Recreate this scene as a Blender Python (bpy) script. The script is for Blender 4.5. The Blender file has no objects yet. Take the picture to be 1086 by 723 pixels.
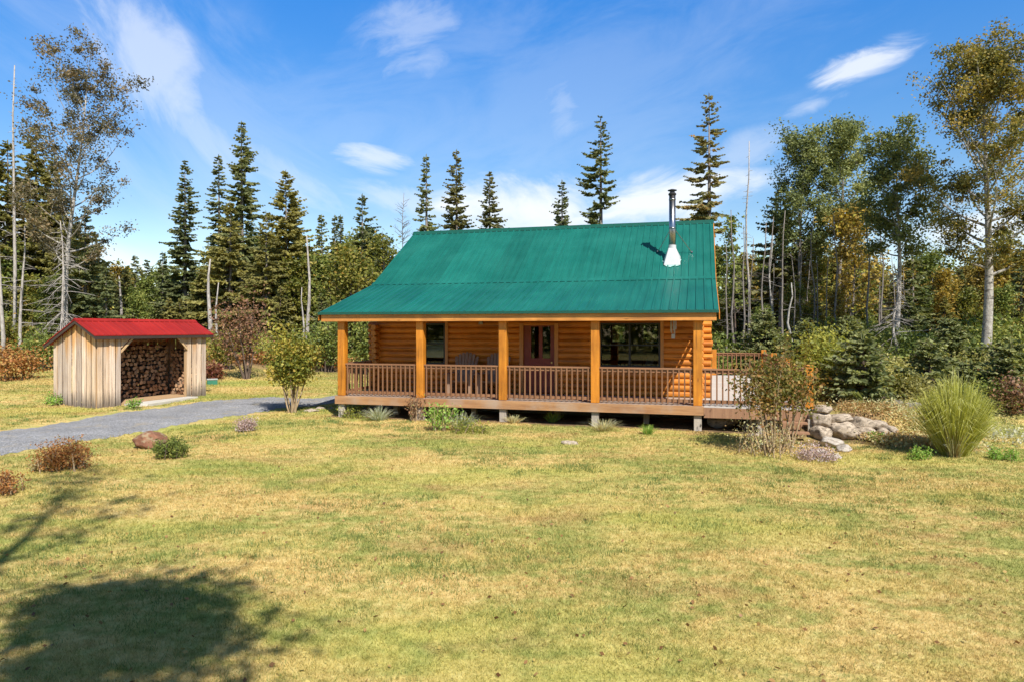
import bpy, math, random
import numpy as np
from mathutils import Vector, Matrix

random.seed(7)
rng = np.random.default_rng(11)
scene = bpy.context.scene
COL = scene.collection
R = math.radians
F, CX, HY, CAMZ = 724.0, 543.0, 348.0, 2.7      # focal length and horizon of the photograph, camera height

# ------------------------------------------------------------------ helpers
def smooth(a, b, v):
    t = np.clip((v - a) / (b - a), 0, 1)
    return t * t * (3 - 2 * t)

CO = (-5.2, 20.95)                 # cabin origin: front left porch post
EA, ED = (0.9646, -0.2637), (0.2637, 0.9646)

def cab(a, b):
    return (CO[0] + EA[0] * a + ED[0] * b, CO[1] + EA[1] * a + ED[1] * b)

def cab_inv(x, y):
    dx, dy = x - CO[0], y - CO[1]
    return EA[0] * dx + EA[1] * dy, ED[0] * dx + ED[1] * dy

def ground_h(x, y):
    x = np.asarray(x, float); y = np.asarray(y, float)
    a = EA[0] * (x - CO[0]) + EA[1] * (y - CO[1])
    w = 0.35 + 3.2 * smooth(9.2, 11.5, x)
    y0 = 17.02 - 1.2 * smooth(9.0, 11.5, x)
    bank = 0.58 * smooth(12.75, 13.4, a) * smooth(0, 1, (y - y0) / w)
    bank = bank + 0.25 * smooth(19, 32, y) * smooth(13.0, 15.0, a)
    left = 0.25 * smooth(22.5, 26, y) * smooth(-13.5, -16.5, x) + 0.3 * smooth(28, 45, y) * smooth(-8, -14, x)
    bumps = 0.025 * np.sin(x * 0.9 + 0.4 * y) * np.sin(y * 0.7 - 0.3 * x) + 0.012 * np.sin(2.3 * x + 1.1 * y)
    dip = -0.06 * smooth(2, 6, x) * smooth(22, 15, y) * smooth(8, 14, y)
    return bank + left + bumps + dip

def gp(px, py, dz=0.0):
    """world point on the ground seen at a pixel of the photograph"""
    z = 0.0
    for _ in range(12):
        Y = (CAMZ - z) * F / max(py - HY, 1.0)
        X = (px - CX) / F * Y
        z = float(ground_h(X, Y))
    return Vector((X, Y, z + dz))

def gz(x, y):
    return float(ground_h(x, y))

def wall_a(px, b):
    """a coordinate (along the cabin front) of the plane b seen at pixel column px"""
    k = (px - CX) / F
    x0, y0 = cab(0, b)
    return (k * y0 - x0) / (EA[0] - k * EA[1])

def rect_z(py, a, b):
    y = cab(a, b)[1]
    return CAMZ + (HY - py) * y / F

class MB:
    def __init__(s):
        s.v, s.f = [], []
    def quadbox(s, p, faces):
        n = len(s.v); s.v += [tuple(q) for q in p]; s.f += [tuple(n + i for i in f) for f in faces]
    def box(s, x0, x1, y0, y1, z0, z1, M=None):
        p = [Vector((x, y, z)) for z in (z0, z1) for y in (y0, y1) for x in (x0, x1)]
        if M is not None: p = [M @ q for q in p]
        s.quadbox(p, [(0, 2, 3, 1), (4, 5, 7, 6), (0, 1, 5, 4), (2, 6, 7, 3), (0, 4, 6, 2), (1, 3, 7, 5)])
        return s
    def tube(s, pts, rad, n=6, cap=True):
        pts = [Vector(p) for p in pts]
        if not hasattr(rad, '__len__'): rad = [rad] * len(pts)
        base = len(s.v)
        for i, p in enumerate(pts):
            t = (pts[min(i + 1, len(pts) - 1)] - pts[max(i - 1, 0)])
            if t.length < 1e-9: t = Vector((0, 0, 1))
            t.normalize()
            up = Vector((1, 0, 0)) if abs(t.x) < 0.8 else Vector((0, 1, 0))
            u = t.cross(up).normalized(); w = t.cross(u)
            for k in range(n):
                an = 2 * math.pi * k / n
                s.v.append(tuple(p + (u * math.cos(an) + w * math.sin(an)) * rad[i]))
        for i in range(len(pts) - 1):
            for k in range(n):
                a = base + i * n + k; b = base + i * n + (k + 1) % n
                s.f.append((a, b, b + n, a + n))
        if cap:
            s.f.append(tuple(base + k for k in range(n))[::-1])
            s.f.append(tuple(base + (len(pts) - 1) * n + k for k in range(n)))
        return s
    def prism(s, poly, d, M=None):
        """poly: list of 3d points (planar), extruded by vector d"""
        n = len(poly); b = len(s.v)
        P = [Vector(p) for p in poly] + [Vector(p) + Vector(d) for p in poly]
        if M is not None: P = [M @ q for q in P]
        s.v += [tuple(q) for q in P]
        s.f.append(tuple(b + i for i in range(n))[::-1]); s.f.append(tuple(b + n + i for i in range(n)))
        for i in range(n):
            j = (i + 1) % n
            s.f.append((b + i, b + j, b + n + j, b + n + i))
        return s
    def mesh(s, name, mat, smooth_=False):
        me = bpy.data.meshes.new(name)
        me.from_pydata(s.v, [], s.f)
        me.materials.append(mat)
        if smooth_: me.polygons.foreach_set('use_smooth', [True] * len(me.polygons))
        me.update()
        return me
    def build(s, name, mat, parent=None, smooth_=False, bevel=0):
        o = link(name, s.mesh(name, mat, smooth_), parent)
        if bevel:
            m = o.modifiers.new('bevel', 'BEVEL'); m.width = bevel; m.segments = 2; m.limit_method = 'ANGLE'
        return o

def link(name, me, parent=None):
    o = bpy.data.objects.new(name, me); COL.objects.link(o)
    if parent is not None: o.parent = parent
    return o

def tag(o, label=None, cat=None, group=None, kind=None):
    if label: o['label'] = label
    if cat: o['category'] = cat
    if group: o['group'] = group
    if kind: o['kind'] = kind
    return o

def empty(name, loc, rz=0.0, label=None, cat=None, group=None, scale=1.0):
    o = bpy.data.objects.new(name, None); COL.objects.link(o)
    o.location = loc; o.rotation_euler = (0, 0, rz); o.scale = (scale,) * 3
    o.empty_display_size = 0.2
    return tag(o, label, cat, group)

def copy_tree(o, parent=None):
    c = o.copy(); COL.objects.link(c)
    if parent is not None: c.parent = parent
    for ch in [q for q in bpy.data.objects if q.parent == o]:
        copy_tree(ch, c)
    return c

def quads_mesh(name, V, mat, rnd, k=4):
    """V: (N,k,3) separate polygons with a face attribute rnd"""
    N = len(V)
    me = bpy.data.meshes.new(name)
    me.vertices.add(N * k); me.vertices.foreach_set('co', V.reshape(-1).astype(np.float32))
    me.loops.add(N * k); me.loops.foreach_set('vertex_index', np.arange(N * k, dtype=np.int32))
    me.polygons.add(N)
    me.polygons.foreach_set('loop_start', np.arange(0, N * k, k, dtype=np.int32))
    me.update(calc_edges=True)
    at = me.attributes.new('rnd', 'FLOAT', 'FACE'); at.data.foreach_set('value', np.asarray(rnd, np.float32))
    me.materials.append(mat)
    me.validate()
    return me

def unit(a):
    return a / np.maximum(np.linalg.norm(a, axis=-1, keepdims=True), 1e-9)

def leaf_quads(c, s, asp=0.55, flat=0.0, r=rng):
    n = len(c)
    u = unit(r.normal(size=(n, 3)) * np.array([1, 1, 1 - flat]))
    w = unit(np.cross(u, r.normal(size=(n, 3)) * np.array([1, 1, 1])))
    s = np.asarray(s).reshape(-1, 1) * np.ones((n, 1))
    return np.stack([c - u * s, c + w * s * asp, c + u * s, c - w * s * asp], 1)

# ------------------------------------------------------------------ materials
def newmat(name):
    m = bpy.data.materials.new(name); m.use_nodes = True
    nt = m.node_tree; nt.nodes.clear()
    out = nt.nodes.new('ShaderNodeOutputMaterial')
    return m, nt, out

def N(nt, t, **kw):
    n = nt.nodes.new(t)
    for k, v in kw.items():
        if k.startswith('i_'):
            n.inputs[k[2:].replace('_', ' ')].default_value = v
        else:
            setattr(n, k, v)
    return n

def L(nt, a, b):
    nt.links.new(a, b)

def noise(nt, vec, scale, detail=4, rough=0.55):
    n = N(nt, 'ShaderNodeTexNoise'); n.inputs['Scale'].default_value = scale
    n.inputs['Detail'].default_value = detail; n.inputs['Roughness'].default_value = rough
    if vec is not None: L(nt, vec, n.inputs['Vector'])
    return n.outputs['Fac']

def ramp(nt, fac, stops, interp='LINEAR'):
    n = N(nt, 'ShaderNodeValToRGB'); n.color_ramp.interpolation = interp
    e = n.color_ramp.elements
    while len(e) < len(stops): e.new(0.5)
    for i, (p, c) in enumerate(stops):
        e[i].position = p
        e[i].color = (c[0], c[1], c[2], 1) if hasattr(c, '__len__') else (c, c, c, 1)
    L(nt, fac, n.inputs['Fac'])
    return n.outputs['Color']

def mix(nt, fac, a, b, mode='MIX'):
    n = N(nt, 'ShaderNodeMix', data_type='RGBA', blend_type=mode)
    for s, v in ((n.inputs[0], fac), (n.inputs[6], a), (n.inputs[7], b)):
        if hasattr(v, 'is_linked'): L(nt, v, s)
        elif hasattr(v, '__len__'): s.default_value = (v[0], v[1], v[2], 1)
        else: s.default_value = v
    return n.outputs[2]

def math_(nt, op, a, b=0.0, clamp=False):
    n = N(nt, 'ShaderNodeMath', operation=op, use_clamp=clamp)
    for s, v in ((n.inputs[0], a), (n.inputs[1], b)):
        if hasattr(v, 'is_linked'): L(nt, v, s)
        else: s.default_value = v
    return n.outputs[0]

def mapped(nt, scale, kind='Object', rot=(0, 0, 0)):
    tc = N(nt, 'ShaderNodeTexCoord'); mp = N(nt, 'ShaderNodeMapping')
    mp.inputs['Scale'].default_value = scale; mp.inputs['Rotation'].default_value = rot
    L(nt, tc.outputs[kind], mp.inputs['Vector'])
    return mp.outputs['Vector']

def world_pos(nt):
    return N(nt, 'ShaderNodeNewGeometry').outputs['Position']

def principled(nt, out, color, rough=0.7, bump=None, bump_d=0.02, bump_s=0.6, metal=0.0, spec=0.5):
    p = N(nt, 'ShaderNodeBsdfPrincipled')
    for s, v in ((p.inputs['Base Color'], color), (p.inputs['Roughness'], rough)):
        if hasattr(v, 'is_linked'): L(nt, v, s)
        elif hasattr(v, '__len__'): s.default_value = (v[0], v[1], v[2], 1)
        else: s.default_value = v
    p.inputs['Metallic'].default_value = metal
    p.inputs['Specular IOR Level'].default_value = spec
    if bump is not None:
        b = N(nt, 'ShaderNodeBump'); b.inputs['Strength'].default_value = bump_s; b.inputs['Distance'].default_value = bump_d
        L(nt, bump, b.inputs['Height']); L(nt, b.outputs['Normal'], p.inputs['Normal'])
    L(nt, p.outputs[0], out.inputs['Surface'])
    return p

def wood(name, c0, c1, axis='x', grain=9, rough=0.6, stain=None, knots=None, island=0.0, cracks=0.0, course=0.0):
    m, nt, out = newmat(name)
    sc = {'x': (0.5, grain, grain), 'y': (grain, 0.5, grain), 'z': (grain, grain, 0.5)}[axis]
    v = mapped(nt, sc)
    n1 = noise(nt, v, 2.2, 6, 0.65)
    big = noise(nt, mapped(nt, {'x': (.6, 5, 5), 'y': (5, .6, 5), 'z': (5, 5, .6)}[axis]), 1.0, 3)
    f = math_(nt, 'ADD', math_(nt, 'MULTIPLY', n1, 0.7), math_(nt, 'MULTIPLY', big, 0.3))
    col = ramp(nt, f, [(0.32, c0), (0.66, c1)])
    if island:
        g = N(nt, 'ShaderNodeNewGeometry')
        col = mix(nt, 1.0, col, ramp(nt, g.outputs['Random Per Island'], [(0, 1 - island), (1, 1 + island * .6)]), 'MULTIPLY')
    if knots:
        vo = N(nt, 'ShaderNodeTexVoronoi', feature='F1'); vo.inputs['Scale'].default_value = 1.0
        L(nt, mapped(nt, {'x': (1.7, 5.2, 5.2), 'y': (5.2, 1.7, 5.2), 'z': (5.2, 5.2, 1.7)}[axis]), vo.inputs['Vector'])
        k = ramp(nt, vo.outputs['Distance'], [(0.06, 1.0), (0.14, 0.0)])
        col = mix(nt, math_(nt, 'MULTIPLY', k, 0.75), col, knots)
    if cracks:
        v2 = mapped(nt, {'x': (.35, 16, 16), 'y': (16, .35, 16), 'z': (16, 16, .35)}[axis])
        ck = ramp(nt, noise(nt, v2, 1.6, 3, .5), [(0.62, 0.0), (0.66, 1.0)])
        col = mix(nt, math_(nt, 'MULTIPLY', ck, cracks), col, tuple(c * .28 for c in c0))
        we = ramp(nt, noise(nt, mapped(nt, (1, 1, 1)), 1.1, 4, .6), [(0.4, .78), (0.62, 1.1)])
        col = mix(nt, 1.0, col, we, 'MULTIPLY')
    if course:
        tcx = N(nt, 'ShaderNodeTexCoord'); sxx = N(nt, 'ShaderNodeSeparateXYZ'); L(nt, tcx.outputs['Object'], sxx.inputs[0])
        wn = N(nt, 'ShaderNodeTexWhiteNoise', noise_dimensions='1D'); L(nt, math_(nt, 'FLOOR', math_(nt, 'MULTIPLY', math_(nt, 'SUBTRACT', sxx.outputs['Z'], .63), 1 / .19)), wn.inputs['W'])
        col = mix(nt, 1.0, col, ramp(nt, wn.outputs['Value'], [(0, 1 - course), (1, 1 + course)]), 'MULTIPLY')
    if stain:
        s = ramp(nt, noise(nt, mapped(nt, (1, 1, 1)), 1.7, 5), [(0.45, 0.0), (0.7, 1.0)])
        col = mix(nt, math_(nt, 'MULTIPLY', s, 0.6), col, stain)
    principled(nt, out, col, rough, n1, 0.012, 0.5)
    return m

def leafmat(name, stops, trans=0.35, vary=0.25, g=2.15):
    m, nt, out = newmat(name)
    a = N(nt, 'ShaderNodeAttribute', attribute_name='rnd')
    oi = N(nt, 'ShaderNodeObjectInfo')
    f = math_(nt, 'ADD', a.outputs['Fac'], math_(nt, 'MULTIPLY', math_(nt, 'SUBTRACT', oi.outputs['Random'], 0.5), vary), True)
    col = ramp(nt, f, [(p, tuple(min(.5, c * g) for c in q)) for p, q in stops])
    d = N(nt, 'ShaderNodeBsdfPrincipled'); d.inputs['Roughness'].default_value = 0.55; d.inputs['Specular IOR Level'].default_value = 0.3
    L(nt, col, d.inputs['Base Color'])
    t = N(nt, 'ShaderNodeBsdfTranslucent')
    L(nt, mix(nt, 1.0, col, (1.25, 1.2, .7), 'MULTIPLY'), t.inputs['Color'])
    ms = N(nt, 'ShaderNodeMixShader'); ms.inputs[0].default_value = trans
    L(nt, d.outputs[0], ms.inputs[1]); L(nt, t.outputs[0], ms.inputs[2]); L(nt, ms.outputs[0], out.inputs['Surface'])
    return m

def bark(name, c0, c1, scale=6, dark=None, zs=0.35):
    m, nt, out = newmat(name)
    n1 = noise(nt, mapped(nt, (scale, scale, scale * zs)), 2, 6, 0.7)
    col = ramp(nt, n1, [(0.35, c0), (0.65, c1)])
    if dark:
        n2 = noise(nt, mapped(nt, (1.2, 1.2, 5)), 1.5, 4, 0.6)
        col = mix(nt, ramp(nt, n2, [(0.56, 0.0), (0.64, 0.85)]), col, dark)
    principled(nt, out, col, 0.85, n1, 0.02, 0.6, spec=0.2)
    return m

M = {}
M['log_x'] = wood('log_wood', (0.38, 0.112, 0.008), (0.64, 0.23, 0.02), 'x', 8, 0.5, None, (0.2, 0.06, 0.012), 0, .6, .2)
M['log_y'] = wood('side_log_wood', (0.38, 0.112, 0.008), (0.64, 0.23, 0.02), 'y', 8, 0.5, None, (0.2, 0.06, 0.012), 0, .6, .2)
M['logend'] = wood('log_end_wood', (0.42, 0.15, 0.02), (0.62, 0.26, 0.045), 'y', 6, 0.5)
M['post'] = wood('post_wood', (0.38, 0.12, 0.008), (0.62, 0.24, 0.02), 'z', 7, 0.5, None, (0.22, 0.07, 0.012), 0, .7)
M['beam'] = wood('beam_wood', (0.46, 0.17, 0.03), (0.66, 0.3, 0.07), 'x', 6, 0.5, (0.33, 0.13, 0.04), (0.26, 0.09, 0.02), 0, .5)
M['ceil'] = wood('ceiling_wood', (0.4, 0.16, 0.03), (0.55, 0.24, 0.06), 'x', 10, 0.6)
M['rail'] = wood('rail_wood', (0.14, 0.06, 0.025), (0.27, 0.13, 0.058), 'z', 9, 0.7)
M['railx'] = wood('rail_wood_along', (0.17, 0.076, 0.034), (0.32, 0.16, 0.078), 'x', 9, 0.7)
M['deck'] = wood('deck_wood', (0.28, 0.2, 0.15), (0.45, 0.35, 0.28), 'x', 9, 0.75)
M['deck_pale'] = wood('weathered_side_deck', (0.36, 0.33, 0.3), (0.56, 0.53, 0.49), 'x', 9, 0.8)
M['fascia'] = wood('fascia_wood', (0.24, 0.11, 0.045), (0.46, 0.25, 0.11), 'x', 5, 0.7, (0.36, 0.29, 0.23))
M['pier'] = wood('pier_wood', (0.3, 0.25, 0.2), (0.5, 0.44, 0.37), 'z', 7, 0.85, (0.22, 0.19, 0.15))
M['trim'] = wood('trim_wood', (0.42, 0.17, 0.04), (0.58, 0.27, 0.08), 'z', 8, 0.5)
M['skirt'] = wood('skirting_wood', (0.22, 0.11, 0.06), (0.36, 0.2, 0.11), 'z', 8, 0.8)
M['chair'] = wood('chair_wood', (0.2, 0.12, 0.075), (0.33, 0.215, 0.145), 'z', 9, 0.75)

def plain(name, c, rough=0.5, metal=0.0, var=0.12, scale=8, bump=0.3, spec=0.5):
    m, nt, out = newmat(name)
    n = noise(nt, mapped(nt, (1, 1, 1)), scale, 5, 0.6)
    col = mix(nt, 1.0, c, ramp(nt, n, [(0.3, 1 - var), (0.7, 1 + var)]), 'MULTIPLY')
    principled(nt, out, col, rough, n, 0.01, bump, metal, spec)
    return m

def roofmat(name, c, rough, streak=0.12, fade=None):
    m, nt, out = newmat(name)
    n = noise(nt, mapped(nt, (9, 0.5, 0.5)), 1.0, 5, 0.6)
    n2 = noise(nt, mapped(nt, (1, 1, 1)), 0.8, 4, 0.6)
    f = math_(nt, 'ADD', math_(nt, 'MULTIPLY', n, 0.55), math_(nt, 'MULTIPLY', n2, 0.45))
    col = mix(nt, 1.0, c, ramp(nt, f, [(0.32, 1 - streak), (0.68, 1 + streak)]), 'MULTIPLY')
    if fade:
        n3 = noise(nt, mapped(nt, (22, .8, .8)), 1.0, 6, 0.7)
        col = mix(nt, math_(nt, 'MULTIPLY', ramp(nt, n3, [(0.58, 0.0), (0.75, 1.0)]), 0.35), col, fade)
    tcx = N(nt, 'ShaderNodeTexCoord'); sxx = N(nt, 'ShaderNodeSeparateXYZ'); L(nt, tcx.outputs['Object'], sxx.inputs[0])
    wn = N(nt, 'ShaderNodeTexWhiteNoise', noise_dimensions='1D'); L(nt, math_(nt, 'FLOOR', math_(nt, 'MULTIPLY', sxx.outputs['X'], 1.0917)), wn.inputs['W'])
    col = mix(nt, 1.0, col, ramp(nt, wn.outputs['Value'], [(0, .9), (1, 1.1)]), 'MULTIPLY')
    rr = ramp(nt, n2, [(0.3, rough - 0.06), (0.7, rough + 0.1)])
    principled(nt, out, col, rr, n2, 0.03, 0.3)
    return m
M['green_roof'] = roofmat('green_metal', (0.006, 0.112, 0.088), 0.42, 0.26, (0.035, 0.2, 0.16))
M['green_trim'] = plain('dark_green_trim', (0.006, 0.07, 0.05), 0.45)
M['red_roof'] = roofmat('red_metal', (0.28, 0.010, 0.006), 0.55, 0.22, (0.42, 0.03, 0.02))
M['darktrim'] = plain('dark_trim', (0.05, 0.03, 0.022), 0.6)
M['steel'] = plain('stove_pipe_steel', (0.32, 0.31, 0.31), 0.3, 1.0, 0.1, 3, 0.05)
M['steel_dark'] = plain('sooty_steel', (0.05, 0.05, 0.055), 0.5, 0.6)
M['white'] = plain('white_paint', (0.46, 0.47, 0.47), 0.45, 0, 0.06, 4, 0.03)
M['sealant'] = plain('white_sealant', (0.3, 0.5, 0.45), 0.7, 0, 0.1)
M['reddoor'] = plain('dark_red_door', (0.2, 0.03, 0.018), 0.4)
M['black'] = plain('black_frame', (0.015, 0.015, 0.016), 0.4)
M['brass'] = plain('brass', (0.6, 0.42, 0.18), 0.3, 1.0)
M['found'] = plain('foundation_concrete', (0.16, 0.155, 0.145), 0.9, 0, 0.2, 5)
M['reflection_panel'] = plain('pale_reflection', (0.5, 0.52, 0.5), 0.8)
M['floor_in'] = wood('interior_floor', (0.2, 0.1, 0.04), (0.3, 0.16, 0.07), 'x')
M['sofa'] = plain('grey_fabric', (0.2, 0.18, 0.16), 0.9)
M['green_box'] = plain('green_plastic', (0.03, 0.16, 0.1), 0.5)
M['grey_box'] = plain('grey_plastic', (0.3, 0.32, 0.3), 0.5)

def glassmat():
    m, nt, out = newmat('window_glass')
    t = N(nt, 'ShaderNodeBsdfTransparent'); t.inputs['Color'].default_value = (0.78, 0.82, 0.8, 1)
    g = N(nt, 'ShaderNodeBsdfGlossy'); g.inputs['Roughness'].default_value = 0.02
    fr = N(nt, 'ShaderNodeFresnel'); fr.inputs['IOR'].default_value = 1.5
    ms = N(nt, 'ShaderNodeMixShader')
    L(nt, fr.outputs[0], ms.inputs[0]); L(nt, t.outputs[0], ms.inputs[1]); L(nt, g.outputs[0], ms.inputs[2])
    L(nt, ms.outputs[0], out.inputs['Surface'])
    return m
M['glass'] = glassmat()

def shedboard():
    m, nt, out = newmat('weathered_barn_boards')
    n1 = noise(nt, mapped(nt, (11, 11, 0.55)), 1.6, 7, 0.7)
    n2 = noise(nt, mapped(nt, (4.5, 4.5, 0.3)), 1.0, 2)
    f = math_(nt, 'ADD', math_(nt, 'MULTIPLY', n1, .8), math_(nt, 'MULTIPLY', n2, .2))
    grey = ramp(nt, f, [(0.3, (0.2, 0.15, 0.12)), (0.42, (0.5, 0.395, 0.3)), (0.62, (0.7, 0.59, 0.475))])
    warm = ramp(nt, f, [(0.3, (0.36, 0.19, 0.07)), (0.66, (0.68, 0.4, 0.16))])
    tc = N(nt, 'ShaderNodeTexCoord'); sx = N(nt, 'ShaderNodeSeparateXYZ'); L(nt, tc.outputs['Object'], sx.inputs[0])
    # boards kept dry under the eaves stayed honey coloured, splash-back greyed the bottoms
    zz = math_(nt, 'ADD', sx.outputs['Z'], math_(nt, 'MULTIPLY', math_(nt, 'SUBTRACT', n2, 0.5), 2.2))
    col = mix(nt, ramp(nt, math_(nt, 'MULTIPLY', zz, 0.3), [(0.54, 0.0), (0.74, 0.9)]), grey, warm)
    g = N(nt, 'ShaderNodeNewGeometry')
    col = mix(nt, 1.0, col, ramp(nt, g.outputs['Random Per Island'], [(0, (0.6, .58, .58)), (0.3, (.92, .9, .92)), (0.6, (1.04, .94, .82)), (1, (1.2, 1.15, 1.12))]), 'MULTIPLY')
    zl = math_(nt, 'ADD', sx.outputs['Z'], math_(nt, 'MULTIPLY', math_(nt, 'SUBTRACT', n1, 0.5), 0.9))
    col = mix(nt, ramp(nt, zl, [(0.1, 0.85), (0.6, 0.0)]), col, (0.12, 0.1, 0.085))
    principled(nt, out, col, 0.85, n1, 0.015, 0.6, spec=0.2)
    return m
M['shed'] = shedboard()
M['shed_in'] = wood('shed_frame_wood', (0.3, 0.18, 0.09), (0.48, 0.32, 0.17), 'z', 8, 0.8)
M['shed_brace'] = wood('shed_brace_wood', (0.42, 0.26, 0.12), (0.66, 0.45, 0.24), 'z', 8, 0.8)
M['plank'] = wood('grey_plank', (0.36, 0.33, 0.29), (0.6, 0.57, 0.5), 'x', 7, 0.85)

def firewood_mats():
    m, nt, out = newmat('split_wood')
    oi = N(nt, 'ShaderNodeObjectInfo')
    n = noise(nt, mapped(nt, (14, 2, 14)), 2.0, 5, 0.65)
    c = ramp(nt, oi.outputs['Random'], [(0, (0.16, 0.085, 0.045)), (0.35, (0.36, 0.2, 0.11)), (0.7, (0.56, 0.35, 0.2)), (1, (0.3, 0.2, 0.13))])
    col = mix(nt, 1.0, c, ramp(nt, n, [(0.3, 0.65), (0.7, 1.2)]), 'MULTIPLY')
    principled(nt, out, col, 0.85, n, 0.01, 0.5, spec=0.2)
    m2, nt, out = newmat('firewood_bark')
    n = noise(nt, mapped(nt, (20, 3, 20)), 2.0, 5, 0.65)
    principled(nt, out, ramp(nt, n, [(0.35, (0.05, 0.035, 0.025)), (0.65, (0.16, 0.115, 0.08))]), 0.95, n, 0.02, 0.7, spec=0.1)
    return m, m2
M['split'], M['splitbark'] = firewood_mats()

def rockmat(name, c0, c1, lichen=None):
    m, nt, out = newmat(name)
    n1 = noise(nt, mapped(nt, (1, 1, 1)), 3.5, 8, 0.65)
    n2 = noise(nt, mapped(nt, (1, 1, 1)), 22, 4, 0.7)
    f = math_(nt, 'ADD', math_(nt, 'MULTIPLY', n1, .6), math_(nt, 'MULTIPLY', n2, .4))
    col = ramp(nt, f, [(0.34, c0), (0.62, c1)])
    if lichen:
        col = mix(nt, ramp(nt, noise(nt, mapped(nt, (1, 1, 1.4)), 2.1, 6, .6), [(0.52, 0.0), (0.58, 0.85)]), col, lichen)
    principled(nt, out, col, 0.9, f, 0.05, 0.7, spec=0.2)
    return m
M['rock'] = rockmat('pale_fieldstone', (0.25, 0.195, 0.145), (0.54, 0.45, 0.35), (0.18, 0.145, 0.11))
M['rock_red'] = rockmat('rusty_boulder', (0.13, 0.05, 0.03), (0.3, 0.15, 0.09), (0.32, 0.24, 0.15))
M['rock_white'] = rockmat('bleached_stone', (0.3, 0.265, 0.225), (0.56, 0.5, 0.43), (0.24, 0.2, 0.16))
M['deadlog'] = bark('grey_dead_wood', (0.13, 0.115, 0.1), (0.28, 0.25, 0.23))

# lawn colour, shared by the ground sheet and the blades
def lawn_color(nt, pos):
    def mp(s):
        n = N(nt, 'ShaderNodeMapping'); n.inputs['Scale'].default_value = s; L(nt, pos, n.inputs['Vector']); return n.outputs['Vector']
    big = noise(nt, mp((0.22, 0.42, 0.3)), 1.0, 3, 0.55)
    mid = noise(nt, mp((0.9, 1.6, 1)), 1.0, 5, 0.65)
    fine = noise(nt, mp((7, 7, 7)), 1.0, 4, 0.7)
    tan = ramp(nt, fine, [(0.3, (0.42, 0.29, 0.10)), (0.52, (0.58, 0.43, 0.165)), (0.72, (0.70, 0.55, 0.25))])
    grn = ramp(nt, fine, [(0.3, (0.16, 0.2, 0.045)), (0.7, (0.36, 0.38, 0.11))])
    brn = ramp(nt, fine, [(0.3, (0.38, 0.22, 0.09)), (0.7, (0.60, 0.39, 0.18))])
    lime = ramp(nt, fine, [(0.3, (0.32, 0.31, 0.075)), (0.7, (0.52, 0.48, 0.135))])
    col = mix(nt, ramp(nt, noise(nt, mp((0.13, 0.3, 1)), 1.0, 4, .6), [(0.45, 0.0), (0.6, 0.9)]), tan, lime)
    cl = noise(nt, mp((3.2, 4.2, 3)), 1.0, 5, 0.7)
    gm = math_(nt, 'ADD', math_(nt, 'ADD', math_(nt, 'MULTIPLY', big, 0.38), math_(nt, 'MULTIPLY', mid, 0.32)), math_(nt, 'MULTIPLY', cl, 0.3))
    col = mix(nt, ramp(nt, gm, [(0.465, 0.0), (0.555, 0.85)]), col, grn)
    n2 = noise(nt, mp((0.5, 0.8, 1)), 1.0, 6, 0.6)
    col = mix(nt, ramp(nt, n2, [(0.54, 0.0), (0.68, 0.65)]), col, brn)
    return col, fine, mid

def groundmat():
    m, nt, out = newmat('dry_lawn')
    pos = world_pos(nt)
    col, fine, mid = lawn_color(nt, pos)
    sp = N(nt, 'ShaderNodeSeparateXYZ'); L(nt, pos, sp.inputs[0])
    # bare brown earth and needle litter: under the trees, beneath the cabin and round the garden bed
    litter = ramp(nt, noise(nt, pos, 3.0, 6, .7), [(0.35, (0.10, 0.065, 0.035)), (0.65, (0.25, 0.16, 0.085))])
    jit = math_(nt, 'MULTIPLY', math_(nt, 'SUBTRACT', mid, 0.5), 9.0)
    wood_l = ramp(nt, math_(nt, 'MULTIPLY', math_(nt, 'ADD', sp.outputs['Y'], jit), 0.01), [(0.36, 0.0), (0.42, 1.0)])
    col = mix(nt, wood_l, col, litter)
    at = N(nt, 'ShaderNodeAttribute', attribute_name='bare')
    bare = ramp(nt, math_(nt, 'ADD', at.outputs['Fac'], math_(nt, 'MULTIPLY', math_(nt, 'SUBTRACT', mid, 0.5), 1.3)), [(0.4, 0.0), (0.7, 1.0)])
    col = mix(nt, bare, col, litter)
    h = math_(nt, 'ADD', math_(nt, 'MULTIPLY', noise(nt, pos, 30, 4, .7), 0.6), math_(nt, 'MULTIPLY', fine, 0.6))
    principled(nt, out, col, 0.95, h, 0.05, 0.7, spec=0.1)
    return m
M['ground'] = groundmat()

def blademat():
    m, nt, out = newmat('grass_blades')
    col, fine, mid = lawn_color(nt, world_pos(nt))
    a = N(nt, 'ShaderNodeAttribute', attribute_name='rnd')
    col = mix(nt, 1.0, col, ramp(nt, a.outputs['Fac'], [(0, (0.55, 0.62, .5)), (0.5, (.96, .96, .93)), (1, (1.3, 1.24, 1.3))]), 'MULTIPLY')
    d = N(nt, 'ShaderNodeBsdfDiffuse'); L(nt, col, d.inputs['Color'])
    t = N(nt, 'ShaderNodeBsdfTranslucent'); L(nt, col, t.inputs['Color'])
    ms = N(nt, 'ShaderNodeMixShader'); ms.inputs[0].default_value = 0.3
    L(nt, d.outputs[0], ms.inputs[1]); L(nt, t.outputs[0], ms.inputs[2]); L(nt, ms.outputs[0], out.inputs['Surface'])
    return m
M['blade'] = blademat()

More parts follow.
